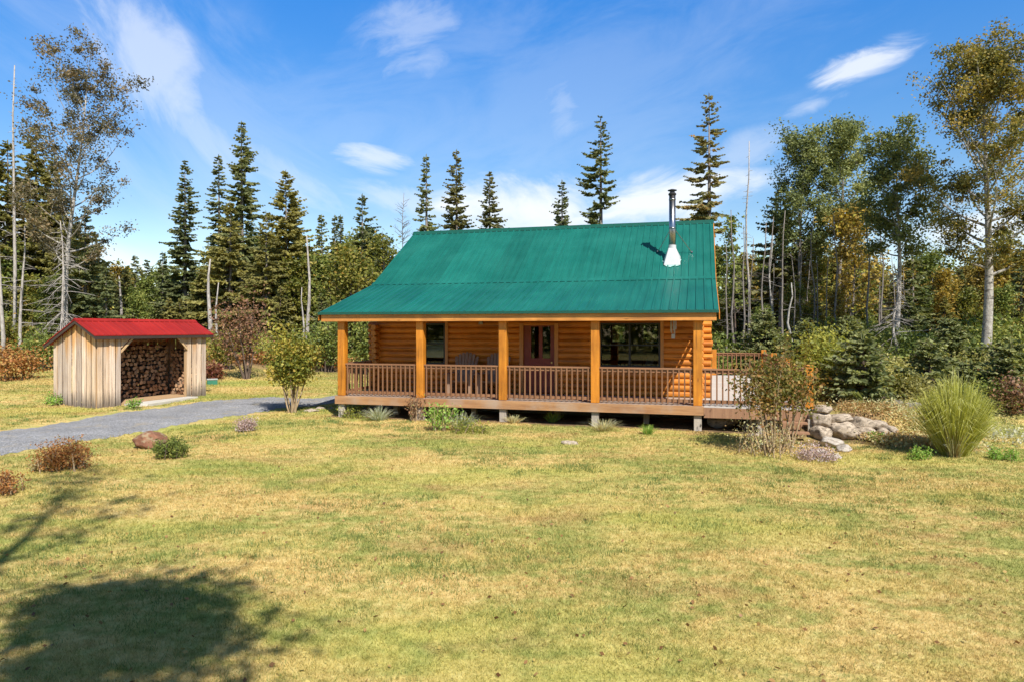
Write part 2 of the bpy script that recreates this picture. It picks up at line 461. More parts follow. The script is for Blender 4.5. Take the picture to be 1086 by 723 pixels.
def gravelmat():
    m, nt, out = newmat('gravel')
    pos = world_pos(nt)
    vo = N(nt, 'ShaderNodeTexVoronoi'); vo.inputs['Scale'].default_value = 48; L(nt, pos, vo.inputs['Vector'])
    sc = N(nt, 'ShaderNodeSeparateColor'); L(nt, vo.outputs['Color'], sc.inputs[0])
    st = ramp(nt, sc.outputs[0], [(0, (0.12, 0.12, 0.125)), (0.6, (0.25, 0.248, 0.255)), (1, (0.42, 0.415, 0.42))])
    n = noise(nt, pos, 0.9, 5, .6)
    col = mix(nt, 1.0, st, ramp(nt, n, [(0.3, 0.8), (0.7, 1.15)]), 'MULTIPLY')
    col = mix(nt, ramp(nt, noise(nt, pos, 1.7, 5, .65), [(0.56, 0.0), (0.7, 0.6)]), col, (0.36, 0.29, 0.17))
    principled(nt, out, col, 0.95, vo.outputs['Distance'], 0.015, 0.5, spec=0.2)
    return m
M['gravel'] = gravelmat()

# foliage
M['spruce'] = leafmat('spruce_needles', [(0, (0.045, 0.055, 0.024)), (0.5, (0.09, 0.098, 0.042)), (1, (0.16, 0.155, 0.07))], 0.45, .35, 2.8)
M['olive'] = leafmat('olive_needles', [(0, (0.055, 0.055, 0.016)), (0.5, (0.115, 0.105, 0.034)), (1, (0.21, 0.165, 0.06))], 0.45, .35, 2.8)
M['rustspruce'] = leafmat('cone_laden_needles', [(0, (0.045, 0.05, 0.02)), (0.5, (0.1, 0.095, 0.04)), (0.85, (0.145, 0.12, 0.055)), (1, (0.19, 0.12, 0.06))], 0.45, .35, 2.8)
M['fir'] = leafmat('young_fir_needles', [(0, (0.055, 0.066, 0.028)), (0.5, (0.115, 0.125, 0.052)), (1, (0.2, 0.195, 0.085))], 0.45, .25, 2.6)
M['aspen_brown'] = leafmat('sparse_brownish_leaves', [(0, (0.03, 0.03, 0.018)), (0.5, (0.07, 0.062, 0.035)), (1, (0.15, 0.105, 0.055))], 0.3)
M['poplar'] = leafmat('poplar_leaves', [(0, (0.045, 0.055, 0.018)), (0.5, (0.10, 0.115, 0.04)), (1, (0.2, 0.2, 0.08))], 0.35)
M['gold'] = leafmat('golden_leaves', [(0, (0.06, 0.05, 0.012)), (0.4, (0.14, 0.10, 0.02)), (0.75, (0.26, 0.16, 0.03)), (1, (0.36, 0.22, 0.04))], 0.35)
M['birch'] = leafmat('birch_leaves', [(0, (0.04, 0.042, 0.012)), (0.4, (0.09, 0.085, 0.02)), (0.75, (0.17, 0.125, 0.03)), (1, (0.25, 0.16, 0.04))], 0.35)
M['yellowgreen'] = leafmat('yellow_green_leaves', [(0, (0.07, 0.085, 0.015)), (0.5, (0.17, 0.17, 0.03)), (0.85, (0.28, 0.22, 0.05)), (1, (0.36, 0.22, 0.05))], 0.35, .25, 1.3)
M['midgreen'] = leafmat('mid_green_leaves', [(0, (0.035, 0.05, 0.012)), (0.5, (0.085, 0.105, 0.022)), (1, (0.19, 0.18, 0.045))], 0.35)
M['redbrown'] = leafmat('red_brown_leaves', [(0, (0.05, 0.03, 0.018)), (0.5, (0.12, 0.06, 0.035)), (0.8, (0.17, 0.10, 0.05)), (1, (0.13, 0.13, 0.05))], 0.3)
M['redleaf'] = leafmat('mixed_autumn_leaves', [(0, (0.06, 0.055, 0.015)), (0.4, (0.13, 0.12, 0.03)), (0.7, (0.2, 0.1, 0.035)), (1, (0.28, 0.19, 0.06))], 0.35, .25, 1.5)
M['shrubmix'] = leafmat('turning_shrub_leaves', [(0, (0.045, 0.055, 0.012)), (0.45, (0.10, 0.11, 0.02)), (0.75, (0.2, 0.17, 0.03)), (1, (0.3, 0.16, 0.035))], 0.38, .25, 2.2)
M['rust'] = leafmat('rusty_leaves', [(0, (0.09, 0.04, 0.015)), (0.5, (0.2, 0.085, 0.025)), (1, (0.34, 0.2, 0.07))], 0.35)
M['crimson'] = leafmat('crimson_leaves', [(0, (0.07, 0.02, 0.015)), (0.5, (0.15, 0.045, 0.03)), (1, (0.22, 0.12, 0.05))], 0.35, .25, 1.3)
M['lilac'] = leafmat('dry_purple_sprigs', [(0, (0.14, 0.09, 0.08)), (0.5, (0.25, 0.17, 0.16)), (1, (0.36, 0.28, 0.25))], 0.2)
M['straw'] = leafmat('dry_straw', [(0, (0.2, 0.12, 0.05)), (0.5, (0.34, 0.23, 0.11)), (1, (0.5, 0.38, 0.2))], 0.3)
M['lime'] = leafmat('lime_leaves', [(0, (0.08, 0.1, 0.018)), (0.5, (0.19, 0.2, 0.035)), (1, (0.34, 0.31, 0.06))], 0.4, .25, 1.5)
M['maiden'] = leafmat('maiden_grass_blades', [(0, (0.13, 0.14, 0.025)), (0.5, (0.31, 0.29, 0.05)), (1, (0.5, 0.43, 0.11))], 0.35)
M['weed'] = leafmat('weed_green', [(0, (0.06, 0.12, 0.02)), (0.5, (0.12, 0.2, 0.035)), (1, (0.22, 0.28, 0.06))], 0.35)
M['silverweed'] = leafmat('silvery_blades', [(0, (0.13, 0.16, 0.09)), (0.5, (0.22, 0.26, 0.15)), (1, (0.36, 0.38, 0.22))], 0.3)
M['lawnweed'] = leafmat('lawn_weed_green', [(0, (0.05, 0.085, 0.02)), (0.5, (0.10, 0.14, 0.035)), (1, (0.2, 0.22, 0.07))], 0.3, .1, 1.5)
M['fallen'] = leafmat('fallen_leaves', [(0, (0.1, 0.045, 0.02)), (0.6, (0.28, 0.15, 0.06)), (1, (0.5, 0.34, 0.1))], 0.2, .1, 1.2)
M['bk_grey'] = bark('grey_bark', (0.12, 0.10, 0.085), (0.26, 0.23, 0.2))
M['bk_pale'] = bark('pale_aspen_bark', (0.2, 0.18, 0.155), (0.46, 0.43, 0.385), 5, (0.07, 0.06, 0.05), 0.6)
M['bk_brown'] = bark('brown_bark', (0.07, 0.05, 0.038), (0.17, 0.125, 0.095))
M['bk_dead'] = bark('bleached_dead_bark', (0.22, 0.195, 0.175), (0.46, 0.42, 0.38))
M['bk_tan'] = bark('tan_stem_bark', (0.26, 0.18, 0.1), (0.46, 0.35, 0.22))

# ------------------------------------------------------------------ ground, road
def axis(lo, hi, d0, d1, step, grow=1.25):
    v = list(np.arange(d0, d1 + 1e-6, step))
    s, x = step, d1
    while x < hi: s *= grow; x = min(x + s, hi); v.append(x)
    s, x = step, d0
    while x > lo: s *= grow; x = max(x - s, lo); v.insert(0, x)
    return np.array(v)

gx = axis(-700, 700, -24, 24, 0.3); gy = axis(-120, 900, 3, 36, 0.3)
GX, GY = np.meshgrid(gx, gy)
GZ = ground_h(GX, GY)
nx, ny = len(gx), len(gy)
idx = np.arange(nx * ny).reshape(ny, nx)
me = bpy.data.meshes.new('ground')
Q = np.stack([idx[:-1, :-1], idx[:-1, 1:], idx[1:, 1:], idx[1:, :-1]], -1).reshape(-1, 4)
me.from_pydata(np.stack([GX, GY, GZ], -1).reshape(-1, 3).tolist(), [], Q.tolist())
A_ = EA[0] * (GX - CO[0]) + EA[1] * (GY - CO[1]); B_ = ED[0] * (GX - CO[0]) + ED[1] * (GY - CO[1])
bare = smooth(-0.9, -0.1, A_) * smooth(14.3, 13.4, A_) * smooth(-0.55, 0.1, B_) * smooth(13.5, 12.5, B_)
bare = np.maximum(bare, 0.62 * smooth(12.0, 12.6, A_) * smooth(-2.2, -1.2, B_) * smooth(17.0, 15.5, A_) * smooth(4, 1.5, B_))
at = me.attributes.new('bare', 'FLOAT', 'POINT'); at.data.foreach_set('value', bare.reshape(-1).astype(np.float32))
me.materials.append(M['ground']); me.polygons.foreach_set('use_smooth', [True] * len(me.polygons)); me.update()
tag(link('ground', me), kind='structure')

road_l = [(-17.5, 7.0), (-15.2, 13.2), (-13.4, 17.9), (-12.45, 22.0), (-11.3, 25.2), (-9.6, 26.6), (-7.2, 27.3), (-3.0, 38.0)]
road_r = [(-14.0, 6.0), (-12.2, 11.5), (-10.85, 14.7), (-9.7, 17.9), (-8.8, 20.8), (-7.75, 23.2), (-6.6, 24.6), (1.0, 37.0)]
def poly_at(P, t):
    P = np.array(P); n = len(P) - 1
    i = int(min(max(math.floor(t * n), 0), n - 1)); u = t * n - i
    p0, p1, p2, p3 = P[max(i - 1, 0)], P[i], P[i + 1], P[min(i + 2, n)]
    return 0.5 * ((2 * p1) + (-p0 + p2) * u + (2 * p0 - 5 * p1 + 4 * p2 - p3) * u * u + (-p0 + 3 * p1 - 3 * p2 + p3) * u ** 3)
mb = MB(); nt_, nc_ = 160, 14
road_c = []
for i in range(nt_ + 1):
    t = i / nt_
    l, r_ = poly_at(road_l, t), poly_at(road_r, t)
    j1, j2 = (0.13 * math.sin(i * .9) + 0.11 * math.sin(i * 2.7 + 1)), (0.12 * math.sin(i * .7 + 2) + 0.12 * math.sin(i * 2.3))
    d = (r_ - l) / np.linalg.norm(r_ - l)
    l = l + d * j1; r_ = r_ + d * j2
    road_c.append((l, r_))
    for k in range(nc_ + 1):
        q = l + (r_ - l) * k / nc_
        crown_ = 0.03 * math.sin(math.pi * k / nc_)
        mb.v.append((q[0], q[1], gz(q[0], q[1]) + 0.006 + crown_))
for i in range(nt_):
    for k in range(nc_):
        a = i * (nc_ + 1) + k
        mb.f.append((a, a + 1, a + nc_ + 2, a + nc_ + 1))
tag(mb.build('gravel_road', M['gravel'], None, True), kind='structure')
RC = np.array([(l + r_) / 2 for l, r_ in road_c]); RW = np.array([np.linalg.norm(r_ - l) / 2 for l, r_ in road_c])

# lawn blades (real geometry, thinner spread further off)
SHED0 = np.array([-14.0, 23.0]); SF = np.array([0.361, 0.9325]); SN = np.array([-0.9325, 0.361])   # shed front direction, inward direction
def in_lawn(x, y):
    a = EA[0] * (x - CO[0]) + EA[1] * (y - CO[1]); b = ED[0] * (x - CO[0]) + ED[1] * (y - CO[1])
    ok = ~((a > -0.3) & (a < 13.4) & (b > -0.15) & (b < 13))
    d = np.full(x.shape, 1e9)
    for i in range(0, len(RC), 3):
        d = np.minimum(d, np.hypot(x - RC[i, 0], y - RC[i, 1]) - RW[i])
    ok &= d > -0.08 - rng.random(x.shape) ** 4 * 0.6
    s = (x - SHED0[0]) * SF[0] + (y - SHED0[1]) * SF[1]; t = (x - SHED0[0]) * SN[0] + (y - SHED0[1]) * SN[1]
    ok &= ~((s > 0) & (s < 4.75) & (t > -0.05) & (t < 2.15))
    bed = smooth(12.2, 12.8, a) * smooth(-2.0, -1.0, b) * smooth(17.5, 15.5, a) * smooth(4.5, 2.5, b)
    ok &= rng.random(x.shape) > bed * .6
    return ok
nb = 900000
yy = 3.6 * (40 / 3.6) ** rng.random(nb)                # density falls off with distance
hw = yy * 0.80 + 1.8
xx = (rng.random(nb) * 2 - 1) * hw
keep = in_lawn(xx, yy); xx, yy = xx[keep], yy[keep]
# tufts: pull blades together a little
zz = ground_h(xx, yy)
n = len(xx)
clump = 0.5 + 0.5 * np.sin(xx * 1.7 + np.sin(yy * 1.3) * 2) * np.sin(yy * 1.9 + np.cos(xx * 1.1) * 2)
hgt = (0.012 + 0.022 * rng.random(n) ** 1.5) * (0.8 + 0.6 * clump) * (1 + yy * 0.03)
wid = 0.0026 * (0.7 + 0.6 * rng.random(n)) * np.maximum(yy / 5.0, 0.8)
an = rng.random(n) * 2 * np.pi; la = rng.random(n) * 2 * np.pi; ln = hgt * (0.3 + 1.0 * rng.random(n))
P0 = np.stack([xx - np.cos(an) * wid, yy - np.sin(an) * wid, zz - 0.004], -1)
P1 = np.stack([xx + np.cos(an) * wid, yy + np.sin(an) * wid, zz - 0.004], -1)
P2 = np.stack([xx + np.cos(la) * ln, yy + np.sin(la) * ln, zz + hgt], -1)
me = quads_mesh('grass', np.stack([P0, P1, P2], 1), M['blade'], rng.random(n), 3)
tag(link('grass', me), 'short dry golden lawn grass with green patches', 'grass', kind='stuff')

nt2 = 2600
ty = 4.2 * (24 / 4.2) ** rng.random(nt2); tx = (rng.random(nt2) * 2 - 1) * (ty * .8 + 1.5)
pat = np.sin(tx * .35 + 1.2 * np.sin(ty * .5)) * np.sin(ty * .62 + .8 * np.sin(tx * .3)) + .35 * np.sin(tx * 1.3 + ty)
keep = in_lawn(tx, ty) & (pat + rng.normal(size=nt2) * .35 > .25); tx, ty = tx[keep], ty[keep]
kb = 46
bx = np.repeat(tx, kb) + rng.normal(size=len(tx) * kb) * np.repeat(.05 + .09 * rng.random(len(tx)), kb) * 1.4
by = np.repeat(ty, kb) + rng.normal(size=len(tx) * kb) * np.repeat(.05 + .07 * rng.random(len(tx)), kb)
n = len(bx); bz = ground_h(bx, by)
hgt = (.02 + .035 * rng.random(n)) * (1 + by * .02); wid = .0034 * np.maximum(by / 6, .8); an = rng.random(n) * 6.283; la = rng.random(n) * 6.283; ln = hgt * rng.random(n) * 1.1
V = np.stack([np.stack([bx - np.cos(an) * wid, by - np.sin(an) * wid, bz - .004], -1), np.stack([bx + np.cos(an) * wid, by + np.sin(an) * wid, bz - .004], -1), np.stack([bx + np.cos(la) * ln, by + np.sin(la) * ln, bz + hgt], -1)], 1)
me = quads_mesh('lawn_weeds', V, M['lawnweed'], np.clip(np.repeat(rng.random(len(tx)), kb) * .6 + rng.random(n) * .4, 0, 1), 3)
tag(link('lawn_weeds', me), 'darker green clover and weed tufts scattered through the dry lawn', 'weeds', kind='stuff')
n = 1500
ly = 4.2 * (26 / 4.2) ** rng.random(n); lx = (rng.random(n) * 2 - 1) * (ty.max() * 0 + ly * .8 + 1.5); keep = in_lawn(lx, ly); lx, ly = lx[keep], ly[keep]; n = len(lx)
V = leaf_quads(np.stack([lx, ly, ground_h(lx, ly) + .025], -1), .018 + .012 * rng.random(n), .7, .75)
tag(link('fallen_leaves', quads_mesh('fallen_leaves', V, M['fallen'], rng.random(n))), 'small brown and yellow fallen leaves scattered on the lawn', 'leaves', kind='stuff')

# ------------------------------------------------------------------ the log cabin
cabin = empty('log_cabin', (CO[0], CO[1], 0), math.atan2(EA[1], EA[0]),
              'honey coloured log cabin with green metal roof and railed porch', 'cabin')
DZ, RAILZ, WB, WL, WR = 0.65, 1.635, 2.2, 0.1, 10.6
BACK = 11.6
EB, EZ, BB, BZ, RB, RZ = -0.36, 3.13, 3.2, 4.2, 6.9, 6.52      # eave, break, ridge of the roof (depth, height)
RA0, RA1 = -0.62, 11.05
def roof_under(b):
    if b < BB: return EZ + (BZ - EZ) * (b - EB) / (BB - EB)
    if b < RB: return BZ + (RZ - BZ) * (b - BB) / (RB - BB)
    return RZ - (RZ - BZ) / (RB - BB) * (b - RB)

win1 = (wall_a(449, WB), wall_a(473, WB), 1.52, 2.86)
door = (wall_a(555.5, WB), wall_a(588.5, WB), DZ, 2.78)
win2 = (wall_a(636, WB), wall_a(700.5, WB), 1.52, 2.86)
rearw = (wall_a(681, BACK), wall_a(698, BACK), 2.05, 2.95)
rearw2 = (wall_a(648, BACK), wall_a(664, BACK), 2.05, 2.95)

def log_wall(name, a0, a1, z0, z1, openings, fixed, along, mat, out_sign, ztop=None, pitch=0.19, bulge=0.07, thick=0.17):
    """one wavy log wall with openings cut out; along = 'x' (front/back) or 'y' (ends)"""
    mb = MB()
    def sheet(zs, As, off):
        base = len(mb.v); W_ = len(As)
        for z in zs:
            for a in As:
                zc = min(z, ztop(a)) if ztop else z
                o = off(z)
                mb.v.append((a, fixed + o, zc) if along == 'x' else (fixed + o, a, zc))
        for i in range(len(zs) - 1):
            for k in range(W_ - 1):
                ac, zc = (As[k] + As[k + 1]) / 2, (zs[i] + zs[i + 1]) / 2
                if any(o[0] < ac < o[1] and o[2] < zc < o[3] for o in openings): continue
                if ztop and zs[i] >= max(ztop(As[k]), ztop(As[k + 1])): continue
                q = base + i * W_ + k
                mb.f.append((q, q + 1, q + W_ + 1, q + W_))
    zs = set(); As = set(np.round(np.linspace(a0, a1, int((a1 - a0) / (0.3 if ztop else 0.8)) + 2), 4))
    k = 0
    while z0 + k * pitch < z1:
        for t in (0.0, 0.04, 0.14, 0.3, 0.5, 0.7, 0.86, 0.96): zs.add(round(min(z0 + (k + t) * pitch, z1), 4))
        k += 1
    zs.add(round(z1, 4))
    for o in openings: As |= {o[0], o[1]}; zs |= {o[2], o[3]}
    As, zs = sorted(As), sorted(zs)
    def wav(z):
        t = ((z - z0) / pitch) % 1.0
        return out_sign * bulge * math.sqrt(max(0.0, 1 - (2 * t - 1) ** 2))
    sheet(zs, As, wav)
    zi = [z for z in zs if any(abs(z - o[i]) < 1e-6 for o in openings for i in (2, 3))] + [z0, z1]
    if ztop: zi += list(np.linspace(z0, z1, 8))
    sheet(sorted(set(zi)), As, lambda z: -out_sign * thick)
    return mb.build(name, mat, cabin, True)

zt_front = roof_under(WB) - 0.1
gable = lambda b: roof_under(b) - 0.06
wall_f = log_wall('wall', WL, WR, DZ - 0.02, zt_front, [win1, door, win2], WB, 'x', M['log_x'], -1)
wall_b = log_wall('wall', WL, WR, 0.5, roof_under(BACK) - 0.1, [rearw, rearw2], BACK, 'x', M['log_x'], 1)
wall_r = log_wall('wall', WB + 0.03, BACK - 0.03, DZ - 0.115, RZ, [], WR, 'y', M['log_y'], 1, gable)
wall_l = log_wall('wall', WB + 0.03, BACK - 0.03, DZ - 0.115, RZ, [], WL, 'y', M['log_y'], -1, gable)
# crossing log ends at the two front corners
for k in range(13):
    z = DZ - 0.02 + 0.19 * (k + 0.5)
    if z > 2.95: break
    for cx_, sg in ((WL, -1), (WR, 1)):
        ex = 0.30 + 0.05 * random.random()
        m_ = MB(); m_.tube([(cx_ - sg * 0.1, WB + 0.02, z), (cx_ + sg * 0.1, WB + 0.02, z), (cx_ + sg * (ex - .02), WB + 0.02, z), (cx_ + sg * ex, WB + 0.02, z)], [0.092, .096, .094, .08], 12)
        m_.build('log_end', M['log_x'], wall_f, False)
        z2 = z - 0.095
        m_ = MB(); m_.tube([(cx_, WB + 0.1, z2), (cx_, WB - ex + .02, z2), (cx_, WB - ex, z2)], [0.094, .094, .08], 12)
        m_.build('log_end', M['logend'], wall_r if sg > 0 else wall_l, False)
# foundation and inside floor
MB().box(WL + 0.05, WR - 0.05, WB + 0.12, BACK - 0.1, -0.3, DZ - 0.14).build('foundation', M['found'], cabin)
MB().box(WL + 0.1, WR - 0.1, WB + 0.2, BACK - 0.2, DZ - 0.13, DZ - 0.02).build('floor', M['floor_in'], cabin)
MB().box(6.0, 6.1, WB + 0.3, 8.5, DZ, 3.9).build('interior_wall', M['ceil'], cabin)

# roof: ribbed metal sheet
def ribbed(mb, a0, a1, pts, pitch=0.229, rib=0.036, rw=0.034, thick=0.035):
    prof = []
    a = a0
    while a < a1 - 1e-4:
        prof += [(a, 0)]
        c = a + pitch / 2
        if c + rw * 2 < a1: prof += [(c - rw, 0), (c - rw * .55, rib), (c + rw * .55, rib), (c + rw, 0)]
        a += pitch
    prof.append((a1, 0))
    base = len(mb.v); W_ = len(prof)
    for i, (b, z) in enumerate(pts):
        for (a, h) in prof: mb.v.append((a, b, z + h))
    for i in range(len(pts) - 1):
        for k in range(W_ - 1):
            q = base + i * W_ + k; mb.f.append((q, q + 1, q + W_ + 1, q + W_))
    # underside and edges
    lo = len(mb.v)
    for b, z in pts: mb.v += [(a0, b, z - thick), (a1, b, z - thick)]
    for i in range(len(pts) - 1):
        q = lo + 2 * i
        mb.f.append((q, q + 2, q + 3, q + 1))
        mb.f.append((base + i * W_, base + (i + 1) * W_, q + 2, q)); mb.f.append((base + i * W_ + W_ - 1, q + 1, q + 3, base + (i + 1) * W_ + W_ - 1))
    mb.f.append(tuple(base + k for k in range(W_)) + (lo + 1, lo)); e = base + (len(pts) - 1) * W_; q = lo + 2 * (len(pts) - 1)
    mb.f.append(tuple(e + k for k in range(W_))[::-1] + (q, q + 1))
zr = 0.03
mb = MB(); ribbed(mb, RA0, RA1, [(EB, EZ + zr), (BB, BZ + zr), (RB, RZ + zr)])
roof = mb.build('roof', M['green_roof'], cabin)
mb = MB(); ribbed(mb, RA0, RA1, [(RB, RZ + zr - .002), (BACK + 0.6, roof_under(BACK + 0.6) + zr)])
mb.build('roof', M['green_roof'], cabin)
mb = MB(); w_ = 0.17
mb.prism([(RA0 - .02, RB - w_, RZ + zr + .03 - .64 * w_), (RA0 - .02, RB, RZ + zr + .065), (RA0 - .02, RB + w_, RZ + zr + .03 - .64 * w_), (RA0 - .02, RB + w_, RZ + zr + .026 - .70 * w_), (RA0 - .02, RB, RZ + zr + .04), (RA0 - .02, RB - w_, RZ + zr + .026 - .70 * w_)], (RA1 - RA0 + .04, 0, 0))
mb.build('ridge_cap', M['green_trim'], roof)
mb = MB()
mb.prism([(RA0, BB - .09, BZ + zr + .026 - .028), (RA0, BB, BZ + zr + .034), (RA0, BB + .09, BZ + zr + .034 + .058), (RA0, BB + .09, BZ + zr + .02 + .055), (RA0, BB, BZ + zr + .012), (RA0, BB - .09, BZ + zr - .012)], (RA1 - RA0, 0, 0))
mb.build('roof_transition_flashing', M['green_roof'], roof)
MB().box(RA0 - .005, RA1 + .005, EB - 0.025, EB + 0.01, EZ - 0.03, EZ + 0.045).build('drip_edge', M['green_trim'], roof)
# rake boards along both gable edges and soffit boards
for a_ in (RA0 - 0.025, RA1 + 0.003):
    mb = MB()
    pts = [(EB + .03, EZ), (BB, BZ), (RB, RZ), (BACK + .55, roof_under(BACK + .55))]
    pts = [(b, z - 0.035) for b, z in pts]
    mb.prism([(a_, b, z) for b, z in pts] + [(a_, b, z - 0.17) for b, z in pts[::-1]], (0.022, 0, 0))
    mb.build('rake_board', M['log_y'], cabin)
mb = MB(); pts = [(EB + .06, EZ - .03), (BB, BZ - .03), (RB, RZ - .03)]
mb.prism([(RA0 + .06, b, z) for b, z in pts] + [(RA0 + .06, b, z - 0.02) for b, z in pts[::-1]], (RA1 - RA0 - .12, 0, 0))
mb.build('porch_ceiling', M['ceil'], cabin)
# header beam
MB().box(RA0 + 0.06, RA1 - 0.06, -0.3, -0.09, 2.895, 3.09).build('header_beam', M['beam'], cabin, bevel=.01)
for j in range(8):
    a_ = 0.3 + j * 1.25
    mb = MB(); mb.prism([(a_, -0.085, 2.95), (a_, WB - .08, 2.95 + .36 * .9), (a_, WB - .08, 3.12 + .36 * .9), (a_, -0.085, 3.13)], (0.09, 0, 0))
    mb.build('rafter', M['beam'], cabin)
# porch posts and piers
PA = [wall_a(363.5, 0), wall_a(446.5, 0), wall_a(534, 0), wall_a(631.5, 0), wall_a(740, 0)]
for i, a_ in enumerate(PA):
    MB().box(a_ - .115, a_ + .115, -.115, .115, DZ + .003, 3.1 if False else 2.9).build('porch_post', M['post'], cabin, bevel=.012)
    z0 = min(gz(*cab(a_, 0)), 0.1) - 0.3
    MB().box(a_ - .1, a_ + .1, -.09, .1, z0, 0.398).build('pier', M['pier'], cabin, bevel=.01)
for a_ in (1.3, 3.9, 6.5, 9.1):
    MB().box(a_ - .08, a_ + .08, 1.0, 1.16, -.3, 0.398).build('pier', M['pier'], cabin)
# porch deck: boards in one mesh, fascia
mb = MB(); b_ = -0.12
while b_ < WB - .14:
    mb.box(-0.16, 10.66, b_, b_ + .132, DZ - .035, DZ + random.uniform(-.002, .002)); b_ += .138
mb.build('porch_deck', M['deck'], cabin)
MB().box(-0.17, 10.67, -0.165, -0.123, 0.41, DZ - .004).build('fascia_board', M['fascia'], cabin)
MB().box(-0.16, -0.12, -0.12, WB - .1, 0.41, DZ - .037).build('fascia_board', M['fascia'], cabin)
MB().box(-0.1, 10.6, 0.9, 1.0, 0.41, DZ - .037).build('joist_beam', M['fascia'], cabin)

# railings
def railing(p0, p1, balusters=True, z0=DZ, name='railing', step=0.145, split=True):
    """p0,p1 = (a,b) in cabin coordinates"""
    p0, p1 = Vector((p0[0], p0[1], 0)), Vector((p1[0], p1[1], 0)); d = p1 - p0; ln_ = d.length
    ang = math.atan2(d.y, d.x)
    T = Matrix.Translation((p0.x, p0.y, 0)) @ Matrix.Rotation(ang, 4, 'Z')
    top = z0 + (RAILZ - DZ)
    o = MB().box(0, ln_, -.06, .06, top - .04, top, T).build(name, M['railx'], cabin)
    MB().box(0, ln_, -.02, .02, top - .125, top - .043, T).build('upper_rail', M['railx'], o)
    MB().box(0, ln_, -.02, .02, z0 + .075, z0 + .155, T).build('bottom_rail', M['railx'], o)
    nbal = int(ln_ / step)
    rows = MB()
    for k in range(nbal):
        x = (k + 0.5) * ln_ / nbal
        q = MB() if split else rows
        q.box(x - .019, x + .019, -.058, -.023, z0 + .045, top - .045, T)
        if split: q.build('baluster', M['rail'], o)
    if not split: tag(rows.build('balusters', M['rail'], o), kind='stuff')
    return o
for i in range(4):
    railing((PA[i] + .117, 0), (PA[i + 1] - .117, 0))
railing((-0.02, WB - .2), (-0.02, .117), step=0.16)

# side deck along the right gable end
DA, DB = 13.25, 12.6
mb = MB(); b_ = -0.1
while b_ < DB:
    mb.box(10.668 if b_ < WB - .12 else WR + .07, DA + .12, b_, b_ + .132, DZ - .037, DZ - .002 + random.uniform(-.002, .002)); b_ += .138
mb.build('side_deck', M['deck_pale'], cabin)
MB().box(10.675, DA + .12, -0.15, -0.103, 0.35, DZ - .04).build('fascia_board', M['skirt'], cabin)
MB().box(DA + .122, DA + .16, -0.15, DB, 0.41, DZ - .03).build('fascia_board', M['fascia'], cabin)
DPA = wall_a(857.5, 0)
for (a_, b_) in ((DPA, 0), (DPA, 4.2), (DPA, 8.4), (DPA, DB - .1), (11.2, DB - .1)):
    MB().box(a_ - .1, a_ + .1, b_ - .1, b_ + .1, DZ + .002, DZ + 1.12).build('deck_post', M['post'], cabin, bevel=.01)
for (a_, b_) in ((10.98, .9), (12.1, .05), (DPA, .0), (DPA, 4.2), (12, 5)):
    MB().box(a_ - .08, a_ + .08, b_ - .08, b_ + .08, -.3, 0.409).build('pier', M['pier'], cabin)
railing((PA[4] + .117, 0), (DPA - .105, 0))
railing((11.3, DB - .1), (DPA - .105, DB - .1), step=.17)
railing((DPA, DB - .2), (DPA, .12), split=False, step=.16)
# brown board skirting below the deck's near corner
mb = MB()
for k in range(6):
    mb.box(12.62 + k * .105, 12.715 + k * .105, -.2 , -.17, -.15, 0.345)
mb.build('skirting_boards', M['skirt'], cabin)
MB().box(DPA - .07, DPA + .07, -.38, -.24, -.3, .42).build('stair_post', M['pier'], cabin, bevel=.01)
for k in range(2):
    MB().box(12.55, 13.15, -.62 - .3 * k + .0, -.36 - .3 * k, .36 - .2 * k - .04, .36 - .2 * k).build('stair_tread', M['skirt'], cabin)

# windows and door
def window(o, nsplit, b, sash=True, side=-1, hung=True):
    a0, a1, z0, z1 = o
    yb0, yb1 = (b - .085, b + .12)
    fr = MB(); t = 0.055
    fr.box(a0, a0 + t, yb0, yb1, z0, z1).box(a1 - t, a1, yb0, yb1, z0, z1).box(a0 + t, a1 - t, yb0, yb1, z0, z0 + t).box(a0 + t, a1 - t, yb0, yb1, z1 - t, z1)
    w = fr.build('window', M['black'], cabin)
    step = (a1 - a0 - t) / nsplit
    for k in range(nsplit):
        p0 = a0 + t + k * step; p1 = p0 + step - t
        if k: MB().box(p0 - t, p0, yb0 + .01, yb1 - .01, z0 + t, z1 - t).build('mullion', M['black'], w)
        if hung:
            zm = (z0 + z1) / 2
            MB().box(p0, p1, b - .03, b + .02, zm - .02, zm + .02).build('meeting_rail', M['black'], w)
        MB().box(p0 - .002, p1 + .002, b + .022, b + .028, z0 + t - .002, z1 - t + .002).build('pane', M['glass'], w)
    tr = MB(); c = 0.1
    if side < 0:
        tr.box(a0 - c, a0 - .002, b - .1, b + .05, z0 - .02, z1 + .06).box(a1 + .002, a1 + c, b - .1, b + .05, z0 - .02, z1 + .06)
        tr.build('window_trim', M['trim'], w)
        MB().box(a0 - c, a1 + c, b - .115, b + .05, z0 - .07, z0 - .022).build('sill', M['trim'], w)
    return w
w1 = window(win1, 1, WB)
MB().box(win1[0] + .06, win1[1] - .06, WB + .16, WB + .17, 1.75, 2.28).build('reflection_panel', M['reflection_panel'], w1)  # added pale sheet imitating the light reflection low in the left window
window(win2, 2, WB)
window(rearw, 1, BACK, side=1, hung=False); window(rearw2, 1, BACK, side=1, hung=False)
a0, a1, z0, z1 = door
d = MB(); lites = [(wall_a(563.3, WB), wall_a(571.6, WB)), (wall_a(575.4, WB), wall_a(583.8, WB))]
lz0, lz1 = rect_z(379.5, 5.5, WB), rect_z(346.5, 5.5, WB)
xs = [a0 + .004, lites[0][0], lites[0][1], lites[1][0], lites[1][1], a1 - .004]
for k in (0, 2, 4): d.box(xs[k], xs[k + 1], WB - .01, WB + .04, lz0, lz1)
